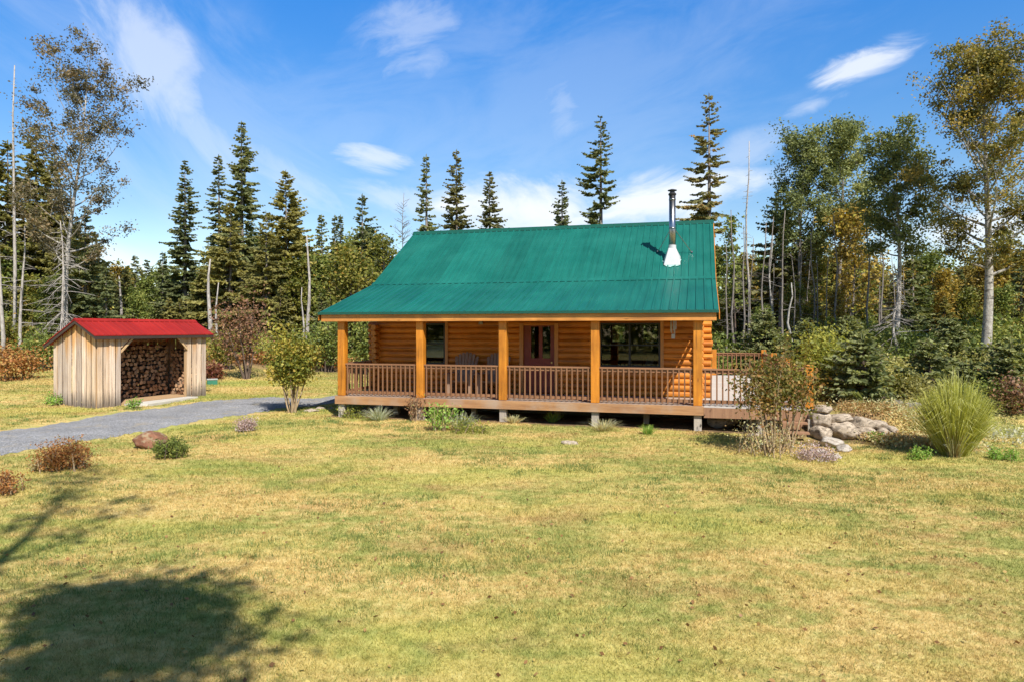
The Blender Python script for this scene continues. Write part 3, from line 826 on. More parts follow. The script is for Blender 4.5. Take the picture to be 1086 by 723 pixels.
d.box(xs[0], xs[5], WB - .01, WB + .04, z0 + .02, lz0).box(xs[0], xs[5], WB - .01, WB + .04, lz1, z1)
dr = d.build('door', M['reddoor'], cabin)
for l in lites: MB().box(l[0], l[1], WB + .01, WB + .016, lz0, lz1).build('pane', M['glass'], dr)
for l in ((xs[0] + .12, (xs[0] + xs[5]) / 2 - .05), ((xs[0] + xs[5]) / 2 + .05, xs[5] - .12)):
    MB().box(l[0], l[1], WB - .022, WB - .012, z0 + .2, lz0 - .2).build('door_panel', M['reddoor'], dr, bevel=.006)
MB().tube([(a1 - .09, WB - .012, DZ + .98), (a1 - .09, WB - .05, DZ + .98), (a1 - .09, WB - .075, DZ + .98)], [.015, .015, .03], 10).build('handle', M['brass'], dr)
MB().box(a0 - .12, a0 - .002, WB - .1, WB + .08, DZ + .003, z1 + .06).box(a1 + .002, a1 + .12, WB - .1, WB + .08, DZ + .003, z1 + .06).build('door_frame', M['trim'], dr)
# porch lamp
pl = wall_a(510, WB - .15)
o = MB().tube([(pl, WB - .07, 2.92), (pl, WB - .15, 2.92), (pl, WB - .17, 2.9), (pl, WB - .17, 2.82)], [.02, .02, .05, .085], 10).build('porch_light', M['white'], cabin)
MB().tube([(pl, WB - .05, 2.92), (pl, WB - .07, 2.92)], .06, 10).build('wall_plate', M['darktrim'], o)

# stove pipe: flashing, pipe, cap, braces
ca, cb_ = 9.32, 5.05
cb_ = 4.72
def chim(px, py_):
    # point on the upper roof plane seen at a pixel
    best = None
    for b in np.linspace(BB, RB, 400):
        a = wall_a(px, b); y = cab(a, b)[1]
        pz = CAMZ + (HY - py_) * y / F
        e = abs(pz - (roof_under(b) + zr))
        if best is None or e < best[0]: best = (e, a, b)
    return best[1], best[2]
ca, cb_ = chim(713, 277)
cz = roof_under(cb_) + zr
ytop = CAMZ + (HY - 201) * cab(ca, cb_)[1] / F
mb = MB(); mb.tube([(ca, cb_, cz - .05), (ca, cb_, ytop - .2)], .105, 20)
pipe = mb.build('stove_pipe', M['steel'], cabin, True)
for z_ in (cz + 1.05, cz + 2.0):
    if z_ < ytop - .25: MB().tube([(ca, cb_, z_), (ca, cb_, z_ + .05)], .112, 20).build('pipe_band', M['steel'], pipe, True)
mb = MB(); mb.tube([(ca, cb_, ytop - .2), (ca, cb_, ytop - .16), (ca, cb_, ytop - .12)], [.12, .135, .1], 18)
mb.tube([(ca, cb_, ytop - .12), (ca, cb_, ytop - .05)], .08, 14); mb.tube([(ca, cb_, ytop - .05), (ca, cb_, ytop - .03), (ca, cb_, ytop)], [.15, .15, .05], 18)
mb.build('chimney_cap', M['steel_dark'], pipe)
mb = MB(); s0, s1 = .27, .12; hb = .42; sl = .635
b4 = [(-s0, -s0 - .05), (s0, -s0 - .05), (s0, s0 * .6), (-s0, s0 * .6)]
lo_ = [(ca + x, cb_ + y, cz + sl * y + .03) for x, y in b4]
hi_ = [(ca + x, cb_ + y, cz + hb) for x, y in ((-s1, -s1), (s1, -s1), (s1, s1), (-s1, s1))]
mb.quadbox(lo_ + hi_, [(0, 1, 5, 4), (1, 2, 6, 5), (2, 3, 7, 6), (3, 0, 4, 7), (4, 5, 6, 7), (3, 2, 1, 0)])
mb.build('roof_flashing', M['white'], pipe, bevel=.02)
MB().tube([(ca, cb_, cz + hb - .01), (ca, cb_, cz + hb + .1)], .125, 16).build('storm_collar', M['white'], pipe)
mb = MB()
cc = np.array([ca, cb_])
skirt = []
for k in range(26):
    an_ = 2 * math.pi * k / 26; rr = (.27 + .06 * math.sin(k * 2.3) * math.sin(k * .9)) * (1 + .3 * max(0, -math.sin(an_)))
    x, y = rr * math.cos(an_), rr * math.sin(an_) - .05
    skirt.append((ca + x, cb_ + y, cz + sl * y + .027))
mb.prism(skirt, (0, 0, .005)); mb.build('sealant_patch', M['sealant'], pipe)
for (dx, dy) in ((-.5, .55), (.62, .45)):
    p1 = (ca + dx, cb_ + dy, cz + sl * dy + .02)
    mb = MB().tube([(ca, cb_, cz + 1.15), p1], .012, 6); mb.tube([(p1[0], p1[1], p1[2]), (p1[0], p1[1], p1[2] + .05)], .035, 8)
    mb.build('pipe_brace', M['steel'], pipe)

# furniture seen through the big window
ta, tb = wall_a(690, 4.2), 4.2
p = cab(ta, tb)
t_ = empty('table_lamp', (p[0], p[1], DZ + .6), 0, 'table lamp with white shade behind the big porch window', 'lamp')
MB().tube([(0, 0, 0), (0, 0, .03), (0, 0, .1), (0, 0, .3)], [.09, .09, .03, .015], 12).build('lamp_base', M['brass'], t_, True)
MB().tube([(0, 0, .26), (0, 0, .55)], [.2, .09], 20).build('lamp_shade', M['white'], t_, True)
t_ = empty('side_table', (p[0], p[1], DZ - .02), cabin.rotation_euler.z, 'small wooden side table under the lamp inside the cabin', 'table')
MB().box(-.25, .25, -.25, .25, .56, .617).build('tabletop', M['trim'], t_, bevel=.01)
for sx in (-.2, .2):
    for sy in (-.2, .2): MB().box(sx - .025, sx + .025, sy - .025, sy + .025, 0, .56).build('leg', M['trim'], t_)
p = cab(wall_a(668, 5.4), 5.4)
t_ = empty('armchair', (p[0], p[1], DZ - .02), cabin.rotation_euler.z, 'grey armchair inside the cabin behind the big window', 'armchair')
MB().box(-.45, .45, -.45, .4, .08, .45).build('seat', M['sofa'], t_, bevel=.05)
MB().box(-.45, .45, .25, .45, .452, 1.05).build('backrest', M['sofa'], t_, bevel=.06)
for s in (-1, 1): MB().box(s * .54 - .088, s * .54 + .088, -.45, .42, .06, .68).build('armrest', M['sofa'], t_, bevel=.04)

# adirondack chairs on the porch
def adirondack(loc, rz, label):
    t = empty('adirondack_chair', loc, rz, label, 'chair', 'wooden porch chairs')
    for k in range(7):                    # fan of back slats, leaning back (+y)
        u = (k - 3) / 3.0
        top = 1.12 - .12 * u * u
        x0, x1 = u * .2, u * .31
        M_ = []
        P = [(x0 - .033, .2, .3), (x0 + .033, .2, .3), (x1 + .042, .48, top), (x1, .49, top + .025), (x1 - .042, .48, top)]
        MB().prism(P, (0, .022, 0)).build('back_slat', M['chair'], t)
    for k in range(6):
        y = -.3 + k * .095
        MB().box(-.28, .28, y, y + .085, .36 - k * .018, .38 - k * .018).build('seat_slat', M['chair'], t)
    for s in (-1, 1):
        MB().box(s * .35 - .07, s * .35 + .07, -.4, .36, .56, .582).build('armrest', M['chair'], t)
        MB().box(s * .31 - .045, s * .31 + .045, -.32, -.28, 0, .558).build('leg', M['chair'], t)
        mb = MB(); mb.prism([(s * .29 - .012, -.28, .36), (s * .29 - .012, -.28, .24), (s * .29 - .012, .5, 0), (s * .29 - .012, .62, 0), (s * .29 - .012, .25, .26)], (.024, 0, 0)); mb.build('leg', M['chair'], t)
    MB().box(-.3, .3, .29, .315, .54, .6).build('back_support', M['chair'], t)
    return t
for px_, lab, rz_ in ((493.5, 'weathered fan-backed chair in clear view between two porch posts', .05), (526, 'weathered fan-backed chair half hidden behind the middle porch post', -.04)):
    a_ = wall_a(px_, 1.75); p = cab(a_, 1.45)
    adirondack((p[0], p[1], DZ + .003), cabin.rotation_euler.z + rz_, lab).scale = (1.13,) * 3

# wind chime hanging from the porch ceiling
p = cab(wall_a(714, 1.0), 1.0); ctop = roof_under(1.0) - .055
t_ = empty('wind_chime', (p[0], p[1], ctop), 0, 'white wind chime hanging from the porch ceiling beside the big window', 'wind chime')
MB().tube([(0, 0, 0), (0, 0, -.52)], .004, 5).build('string', M['white'], t_)
MB().tube([(0, 0, -.52), (0, 0, -.55)], .1, 14).build('top_plate', M['white'], t_)
for k in range(5):
    an_ = k * 2 * math.pi / 5; ln_ = .26 + .035 * k
    MB().tube([(.075 * math.cos(an_), .075 * math.sin(an_), -.54), (.075 * math.cos(an_), .075 * math.sin(an_), -.56 - ln_)], .014, 8).build('chime_tube', M['white'], t_, True)
MB().box(-.05, .05, -.004, .004, -1.08, -.95).build('sail', M['white'], t_)
MB().tube([(0, 0, -.55), (0, 0, -.95)], .003, 5).build('string', M['white'], t_)

# ------------------------------------------------------------------ woodshed
SL = 4.73; SD = 2.08
gzs = gz(-14.0, 23.0)
shed = empty('woodshed', (SHED0[0], SHED0[1], 0), math.atan2(SF[1], SF[0]), 'weathered board woodshed with red metal roof and open front', 'shed')
# local x = along the front, local +y = into the shed
ORD, RBK = 0.78, 2.96       # ridge depth, ridge height
HF, HBk = 2.54, 2.24
def shed_top(y): return HF + (RBK - HF) * y / ORD if y < ORD else RBK - (RBK - HBk) * (y - ORD) / (SD - ORD)
def boards(name, x0, x1, axis_, fixed, outs, z0f, z1f, w=0.225):
    mb = MB(); n_ = max(1, round((x1 - x0) / w)); ww = (x1 - x0) / n_
    for k in range(n_):
        gp_ = random.uniform(.018, .034); a, b = x0 + k * ww + gp_, x0 + (k + 1) * ww - gp_
        j = random.uniform(0, .012) * outs; zb0, zb1 = z0f(a) + random.uniform(-.03, .03), z0f(b) + random.uniform(-.03, .03)
        P = [(a, fixed + j, zb0), (b, fixed + j, zb1), (b, fixed + j, z1f(b)), (a, fixed + j, z1f(a))] if axis_ == 'x' else \
            [(fixed + j, a, zb0), (fixed + j, b, zb1), (fixed + j, b, z1f(b)), (fixed + j, a, z1f(a))]
        mb.prism(P, (0, outs * .02, 0) if axis_ == 'x' else (outs * .02, 0, 0))
        # narrow batten over the joint
        if k and k % 2 == 0:
            e = a - .006
            P = [(e - .03, fixed + outs * .034, z0f(e)), (e + .03, fixed + outs * .034, z0f(e)), (e + .03, fixed + outs * .034, z1f(e) - .02), (e - .03, fixed + outs * .034, z1f(e) - .02)] if axis_ == 'x' else \
                [(fixed + outs * .034, e - .03, z0f(e)), (fixed + outs * .034, e + .03, z0f(e)), (fixed + outs * .034, e + .03, z1f(e) - .02), (fixed + outs * .034, e - .03, z1f(e) - .02)]
            mb.prism(P, (0, outs * .018, 0) if axis_ == 'x' else (outs * .018, 0, 0))
    return mb.build(name, M['shed'], shed)
def swp(x, y): q = SHED0 + SF * x + SN * y; return q
def g_front(y): return lambda x: gz(*swp(x, y)) - .06
def g_side(x): return lambda y: gz(*swp(x, y)) - .06
OX0, OX1 = 0.92, 3.74
boards('front_wall', 0.0, OX0, 'x', 0, -1, g_front(0), lambda x: HF - .05)
boards('front_wall', OX1, SL, 'x', 0, -1, g_front(0), lambda x: HF - .05)
boards('gable_wall', 0.0, SD, 'y', 0, -1, g_side(0), lambda y: shed_top(y) - .05)
boards('gable_wall', 0.0, SD, 'y', SL, 1, g_side(SL), lambda y: shed_top(y) - .05)
boards('back_wall', 0.0, SL, 'x', SD, 1, g_front(SD), lambda x: HBk - .05)
# frame: corner posts, header, braces
for (x, y, h) in ((.06, .06, HF - .1), (OX0 - .06, .06, HF - .1), (OX1 + .06, .06, HF - .1), (SL - .06, .06, HF - .1), (.06, SD - .06, HBk - .1), (SL - .06, SD - .06, HBk - .1)):
    MB().box(x - .05, x + .05, y - .05, y + .05, gz(*swp(x, y)) - .1, h).build('post', M['shed_in'], shed)
MB().box(0.02, SL - .02, 0.01, .11, HF - .1, HF - .01).build('header', M['shed_in'], shed)
for (x, sg) in ((OX0, 1), (OX1, -1)):
    q = MB(); q.prism([(x, -.03, HF - .52), (x, -.03, HF - .06), (x + sg * .52, -.03, HF - .06)], (0, .024, 0)); q.build('corner_gusset', M['shed'], shed)
    q = MB(); q.prism([(x - sg * .02, -.06, HF - .6), (x + sg * .55, -.06, HF - .04), (x + sg * .64, -.06, HF - .04), (x - sg * .02, -.06, HF - .69)], (0, .026, 0)); q.build('brace', M['shed_brace'], shed)
MB().box(.03, SL - .03, .12, SD - .02, gzs - .1, gzs + .07).build('floor', M['shed_in'], shed)
# red roof
s_ = (RBK - HF) / ORD; s2 = (RBK - HBk) / (SD - ORD); ov = .2
mb = MB(); ribbed(mb, -.22, SL + .2, [(-ov, HF - s_ * ov + .03), (ORD, RBK + .03)], .229, .018, .02, .03)
rf = mb.build('roof', M['red_roof'], shed)
mb = MB(); ribbed(mb, -.22, SL + .2, [(ORD, RBK + .028), (SD + .25, RBK - s2 * (SD + .25 - ORD) + .03)], .229, .018, .02, .03)
mb.build('roof', M['red_roof'], shed)
mb = MB(); mb.prism([(-.23, ORD - .13, RBK - s_ * .13 + .05), (-.23, ORD, RBK + .075), (-.23, ORD + .13, RBK - s2 * .13 + .05), (-.23, ORD, RBK + .055)], (SL + .44, 0, 0)); mb.build('ridge_cap', M['red_roof'], rf)
for x in (-.2, SL + .16):
    pts = [(-ov, HF - s_ * ov), (ORD, RBK), (SD + .24, RBK - s2 * (SD + .24 - ORD))]; pts = [(y, z - .004) for y, z in pts]
    mb = MB(); mb.prism([(x, y, z) for y, z in pts] + [(x, y, z - .11) for y, z in pts[::-1]], (.03, 0, 0)); mb.build('rake_board', M['darktrim'], shed)
MB().box(-.16, SL + .15, -ov + .01, -ov + .04, HF - s_ * ov - .11, HF - s_ * ov - .005).build('fascia_board', M['darktrim'], shed)

# firewood: every split log its own object
fw_meshes = []
for k in range(7):
    q = MB(); nv = random.choice([3, 4, 5, 6, 7])
    r0 = 0.084
    poly = []
    for i in range(nv):
        an_ = 2 * math.pi * (i + random.uniform(-.18, .18)) / nv + .4
        rr = r0 * random.uniform(.82, 1.1); poly.append((rr * math.cos(an_), 0, rr * math.sin(an_)))
    q.prism(poly, (0, .4, 0))
    me = q.mesh('firewood_log', M['split']); me.materials.append(M['splitbark'])
    for i, pl_ in enumerate(me.polygons):
        if i >= 2 and i % 3 != 0: pl_.material_index = 1
    fw_meshes.append(me)
shed_m = Matrix.Translation((SHED0[0], SHED0[1], 0)) @ Matrix.Rotation(shed.rotation_euler.z, 4, 'Z')
def firewood(x, y, z, label, group, sc=1.0, turn=0.0):
    o = link('firewood_log', random.choice(fw_meshes))
    o.matrix_world = shed_m @ Matrix.Translation((x, y, z)) @ Matrix.Rotation(turn + random.uniform(-.06, .06), 4, 'Z') @ Matrix.Rotation(random.uniform(0, 6.28), 4, 'Y') @ Matrix.Scale(sc * random.uniform(.85, 1.08), 4)
    tag(o, label, 'firewood', group)
pit = 0.158
for row in range(13):
    z = gzs + .15 + row * pit * .95
    for c in range(19):
        x = 1.72 + c * pit + (row % 2) * pit / 2 + random.uniform(-.012, .012)
        if x > SL - .55: continue
        firewood(x, 1.42 + random.uniform(-.07, .07), z + random.uniform(-.03, .03), 'split log in the tall stack at the back of the woodshed', 'split logs stacked at the back of the woodshed')
for row in range(13):
    z = gzs + .15 + row * .142 * .95
    for c in range(9):
        y = .16 + c * .142 + (row % 2) * .07
        if y < .16 + max(0, row - 5) * .09 or y > 1.35: continue
        firewood(SL - .5 + random.uniform(-.06, .05), y, z + random.uniform(-.02, .02), 'split log in the pile along the right side wall of the woodshed', 'split logs piled along the right wall of the woodshed', turn=-math.pi / 2)
# pale plank lying in front of the opening
q = MB(); g0 = gz(*swp(2.2, -.4))
q.prism([(OX0 + .05, -.08, 0), (OX0 - .12, -.62, 0), (OX0 + .35, -.86, 0), (OX1 + .1, -.52, 0), (OX1 + .02, -.08, 0)], (0, 0, .13))
o = q.build('ramp_slab', M['plank'], None, bevel=.012); o.matrix_world = shed_m @ Matrix.Translation((0, 0, g0 - .03))
tag(o, 'pale grey slab lying on the grass before the woodshed opening', 'slab')
# green box by the shed
p = gp(225, 407)
t_ = empty('storage_box', p, .5, 'small green lidded box on the grass right of the woodshed', 'box')
MB().box(-.22, .22, -.16, .16, -.03, .2).build('body', M['green_box'], t_, bevel=.015)
MB().box(-.24, .24, -.18, .18, .203, .26).build('lid', M['grey_box'], t_, bevel=.015)

# ------------------------------------------------------------------ rocks
import bmesh
def rock(name, loc, dims, seed, mat, label, cat='boulder', group=None, rz=0, flat=0.25, boxy=False):
    r_ = np.random.default_rng(seed)
    bm = bmesh.new(); bmesh.ops.create_icosphere(bm, subdivisions=4, radius=1)
    dirs = unit(r_.normal(size=(16, 3))); lim = r_.uniform(.58, .92, 16)
    for v in bm.verts:
        n_ = np.array(v.co)
        s = 1.0 if not boxy else min(1.25, 1 / (np.abs(n_) ** 3.2).sum() ** (1 / 3.2))
        d_ = dirs @ n_
        for k in range(16):
            if d_[k] > 1e-3: s = min(s, (lim[k] + (.22 if boxy else 0)) / d_[k])
        s *= 1 + .03 * math.sin(9 * n_[0] + seed) * math.sin(8 * n_[1]) + .02 * math.sin(19 * n_[2] + 13 * n_[0])
        v.co = Vector(n_ * s)
    me = bpy.data.meshes.new(name); bm.to_mesh(me); bm.free(); me.materials.append(mat)
    me.polygons.foreach_set('use_smooth', [True] * len(me.polygons))
    o = link(name, me); o.scale = dims; o.rotation_euler = (r_.uniform(-.1, .1), r_.uniform(-.1, .1), rz)
    o.location = (loc[0], loc[1], loc[2] + dims[2] * (1 - flat) - 0.0 - dims[2] * .25)
    return tag(o, label, cat, group)
p = gp(159, 474); rock('boulder', p, (.46, .4, .3), 3, M['rock_red'], 'rusty red domed boulder beside the gravel road')
# pale stones of the garden wall right of the deck (pixel centre x, base y, half width, half height)
stones = [(865, 430, 880, 439, 'grey stone at the highest left end of the stone wall'), (878, 439, 904, 448, 'long flat pale capstone on the stone wall'),
          (880, 447, 906, 465, 'largest round pale boulder in the stone wall face'), (860, 437, 879, 453, 'pale stone against the deck corner in the stone wall'),
          (861, 451, 879, 465, 'low pale stone at the left foot of the stone wall'), (903, 442, 925, 454, 'grey brown stone on top of the wall right of the flat capstone'),
          (907, 452, 925, 465, 'rounded tan boulder right of the largest wall stone'), (921, 446, 938, 455, 'narrow flat stone capping the right end of the wall'),
          (927, 453, 946, 466, 'tan boulder ending the stone wall on its right'), (876, 446, 883, 454, 'small stone wedged left of the largest wall boulder'),
          (903, 455, 909, 464, 'small stone wedged between the two round wall boulders'), (936, 451, 948, 459, 'small flat stone behind the last boulder of the wall')]
for k, (x0, y0, x1, y1, lab) in enumerate(stones):
    Yd = 17.0 + (0.16 if y1 < 456 else 0)
    X = ((x0 + x1) / 2 - CX) / F * Yd; zc = CAMZ - ((y0 + y1) / 2 - HY) * Yd / F
    o = rock('wall_stone', (X, Yd, 0), ((x1 - x0) / 2 * Yd / F * 1.12, .3, (y1 - y0) / 2 * Yd / F * 1.12), 20 + k, M['rock'], lab, 'stone', 'stones of the garden wall', boxy=True)
    o.location.z = zc
for k, (sx, sy, w, lab) in enumerate([(880, 473, .34, 'broad bleached stone in front of the wall stones'), (896, 478, .24, 'bleached stone at the corner of the garden bed'),
                                      (868, 481, .2, 'small bleached stone behind the purple ground plant'), (886, 485, .15, 'smallest bleached stone at the lawn edge'), ]):
    rock('garden_stone', gp(sx, sy), (w, w * .8, w * .45), 40 + k, M['rock_white'], lab, 'stone')
for k, (sx, sy, w, lab) in enumerate([(341, 433, .22, 'pale flat stone beside the left end of the porch'), (330, 436, .3, 'pale stone between the leafy shrub and the porch'),
                                      (352, 433, .15, 'small pale stone close to the left porch pier'), (798, 462, .26, 'pale pointed stone under the brown shrub'),
                                      (605, 470, .24, 'flat pale stone sunk in the lawn before the porch'), ]):
    rock('field_stone', gp(sx, sy), (w, w * .7, w * .4), 60 + k, M['rock'], lab, 'stone', flat=.75)
for k, (sx, w) in enumerate([(770, .45), (785, .38)]):
    rock('foundation_boulder', Vector((*cab(11.2 + k * .8, .9), 0)), (w, .35, .3), 70 + k, M['rock'], ['dark grey boulder under the side deck beside the pier', 'dark grey boulder under the side deck nearest the brown shrub'][k])
tp_ = lambda px, Y: Vector(((px - CX) / F * Y, Y, gz((px - CX) / F * Y, Y)))
# dead grey log on the bank
p0, p1 = tp_(938, 18.9), tp_(984, 18.3)
q = MB(); P = [p0.lerp(p1, t) + Vector((0, 0, .09 + .02 * math.sin(t * 9))) for t in np.linspace(0, 1, 9)]
q.tube(P, [.07, .1, .11, .12, .11, .12, .125, .12, .1], 12); o = q.build('fallen_log', M['deadlog'], None, True)
tag(o, 'grey fallen log on the bank behind the tall grass clump', 'log')

# ------------------------------------------------------------------ plants and trees
def stem_tube(mb, p0, d, length, r0, r1, seg=5, wob=.08, up=.1, rr=random, n=5):
    p = Vector(p0); d = Vector(d).normalized(); pts = [p.copy()]
    for i in range(seg):
        d = (d + Vector((rr.uniform(-wob, wob), rr.uniform(-wob, wob), rr.uniform(-wob, wob) + up))).normalized()
        p = p + d * (length / seg); pts.append(p.copy())
    mb.tube(pts, [r0 + (r1 - r0) * i / seg for i in range(seg + 1)], n, cap=False)
    return pts, d

def decid(h, r0, cb, crown, nleaf, ls, matl, matb, seed, lean=(0, 0), n1=22, spread=.35, up=.12, tw=4, bulk=1.0, droop=0.0):
    """broadleaf tree: tapered trunk, limbs, twigs, leaf clumps round the twig ends"""
    rr = random.Random(seed); rn = np.random.default_rng(seed)
    mb = MB(); pts = []
    seg = 12
    for i in range(seg + 1):
        t = i / seg
        pts.append(Vector((lean[0] * t * t * h + .012 * h * math.sin(t * 5 + seed), lean[1] * t * t * h + .012 * h * math.cos(t * 4 + seed), t * h * .97 - (0.25 if i == 0 else 0))))
    mb.tube(pts, [r0 * (1.25 if i == 0 else 1 - .88 * (i / seg)) for i in range(seg + 1)], 9)
    tips = []
    for k in range(n1):
        t = cb + (1 - cb) * (k + rr.random() * .8) / n1
        t = min(t, .985)
        i = int(t * seg); p = pts[i].lerp(pts[min(i + 1, seg)], t * seg - i)
        u = (t - cb) / (1 - cb)
        ln_ = crown(u) * rr.uniform(.65, 1.12)
        az = k * 2.399 + rr.uniform(-.5, .5)
        el = .25 + .75 * u + rr.uniform(-.2, .2)
        d = Vector((math.cos(az) * math.cos(el), math.sin(az) * math.cos(el), math.sin(el)))
        bp, bd = stem_tube(mb, p, d, ln_, max(r0 * (1 - .85 * t) * .5, .018), .012, 5, .14, up - droop, rr, 5)
        for j in range(tw):
            q = bp[min(5, 2 + j % 4)]
            dd = (bd + Vector((rr.uniform(-1, 1), rr.uniform(-1, 1), rr.uniform(-.4, .8)))).normalized()
            sp, sd = stem_tube(mb, q, dd, ln_ * rr.uniform(.25, .5), .014, .006, 3, .15, up * .5, rr, 3)
            tips += [sp[2], sp[3]]
        tips += [bp[4], bp[5]]
    T = np.array([tuple(t) for t in tips])
    wt = rn.random(len(T)) ** 2.2 + .03; ci = rn.choice(len(T), nleaf, p=wt / wt.sum())
    crv = rn.random(len(T)) * .6 + .1
    c = T[ci] + rn.normal(size=(nleaf, 3)) * np.array([spread, spread, spread * .7]) * bulk * (.45 + .9 * rn.random(len(T)))[ci][:, None]
    V = leaf_quads(c, ls * rn.uniform(.6, 1.25, nleaf), .6, .2, rn)
    rnd = np.clip(crv[ci] + rn.normal(size=nleaf) * .17, 0, 1)
    return mb.mesh('trunk', matb, True), quads_mesh('crown', V, matl, rnd)

def conifer(h, Rw, z0, seed, matl, matb, sparse=1.0, droop=.22, power=.72, ls=1.0, dz=.34, top_r=None, bareb=0):
    rr = random.Random(seed); rn = np.random.default_rng(seed)
    mb = MB(); r0 = .0125 * h + .03
    mb.tube([(0, 0, -.25), (0, 0, h * .25), (.03, .02, h * .6), (0, 0, h)], [r0 * 1.15, r0 * .85, r0 * .5, .012], 8)
    C, U, W, RN = [], [], [], []
    z = z0; az0 = rr.uniform(0, 6.28); lop = rr.uniform(.1, .32)
    while z < h - .05:
        t = (z - z0) / (h - z0)
        prof = 1.45 * (1 - t) ** power * min(1.0, .6 + t * 3.5)
        nb_ = 6 if t < .75 else 5
        for k in range(nb_):
            if rr.random() > sparse: continue
            az = rr.uniform(0, 6.283); Lb = Rw * prof * rr.uniform(.5, 1.18) * (1 + lop * math.cos(az - az0 + z * .35)) + .1
            if rr.random() < .06: continue
            ca_, sa_ = math.cos(az), math.sin(az)
            dr = droop * (1.15 - t) - .25 * t * t
            zb = z + rr.uniform(-.15, .15)
            end = np.array([ca_ * Lb, sa_ * Lb, zb - dr * Lb]); st = np.array([0, 0, zb])
            mid_ = (st + end) / 2 + np.array([0, 0, -.06 * Lb]); end[2] += .08 * Lb
            mb.tube([tuple(st), tuple(mid_), tuple(end)], [.008 + .012 * Lb, .008 + .006 * Lb, .004], 3, cap=False)
            br = rr.random() * .55 + .1
            m_ = max(3, int(Lb / .2))
            for i in range(m_):
                s = .16 + .84 * (i + rr.random() * .6) / m_
                p = st * (1 - s) ** 2 + 2 * s * (1 - s) * mid_ + s * s * end
                dirb = np.array([ca_, sa_, -dr * .6])
                for side in (-1, 0, 1):
                    an_ = side * rr.uniform(.6, 1.05)
                    c2, s2 = math.cos(an_), math.sin(an_)
                    u = np.array([dirb[0] * c2 - dirb[1] * s2, dirb[0] * s2 + dirb[1] * c2, dirb[2] - rr.uniform(0, .5)])
                    lt = (.16 + .30 * Lb * (1 - s) * (1 if side else .5)) * rr.uniform(.7, 1.2) * ls
                    lt = min(lt, .55 * ls)
                    C.append(p + u * lt * .5); U.append(u * lt * .5); W.append(lt * .36); RN.append(np.clip(br + rr.gauss(0, .14), 0, 1))
        z += dz * (1.0 - .45 * t) * rr.uniform(.8, 1.2)
    # leader
    for k in range(6):
        C.append(np.array([0, 0, h - .05 * k])); U.append(np.array([rr.uniform(-.06, .06), rr.uniform(-.06, .06), .16])); W.append(.05); RN.append(.5)
    for k in range(bareb):
        zb = rr.uniform(h * .06, z0); az = rr.uniform(0, 6.28); Lb = rr.uniform(.4, 1.2) * Rw
        mb.tube([(0, 0, zb), (math.cos(az) * Lb * .5, math.sin(az) * Lb * .5, zb - .1 * Lb), (math.cos(az) * Lb, math.sin(az) * Lb, zb - .35 * Lb)], [.02, .013, .005], 3, cap=False)
    C, U, W, RN = np.array(C), np.array(U), np.array(W), np.array(RN)
    vs = []
    for q in range(2):
        w = unit(np.cross(U, rn.normal(size=U.shape) * np.array([1, 1, .9]) + (np.array([0, 0, .7]) if q == 0 else 0))) * W[:, None] * (1 if q == 0 else .8)
        vs.append(np.stack([C - U, C + w - U * .1, C + U, C - w - U * .1], 1))
    return mb.mesh('trunk', matb, True), quads_mesh('crown', np.concatenate(vs), matl, np.concatenate([RN, RN]))

def snag(h, r0, seed, matb, nbr=20, Lm=1.0, lean=.02, z0=.3, droop=.3):
    rr = random.Random(seed); mb = MB()
    P = [(lean * h * (i / 6) ** 2 + .11 * math.sin(i * 1.4 + seed), .09 * math.cos(i * 1.9 + seed), h * i / 6 - (.25 if i == 0 else 0)) for i in range(7)]
    mb.tube(P, [r0 * (1 - .75 * i / 6) for i in range(7)], 8)
    for k in range(nbr):
        t = rr.uniform(z0, .97); i = int(t * 6); p = Vector(P[i]).lerp(Vector(P[min(i + 1, 6)]), t * 6 - i)
        az = rr.uniform(0, 6.28); Lb = Lm * rr.uniform(.4, 1.1) * (1.15 - t)
        d = Vector((math.cos(az), math.sin(az), rr.uniform(-droop, .3)))
        bp, bd = stem_tube(mb, p, d, Lb, .022, .006, 4, .12, -.1 * droop, rr, 3)
        for j in range(2):
            stem_tube(mb, bp[2 + j], bd + Vector((rr.uniform(-.8, .8), rr.uniform(-.8, .8), rr.uniform(-.5, .3))), Lb * .4, .009, .004, 2, .1, 0, rr, 3)
    return mb.mesh('trunk', matb, True), None

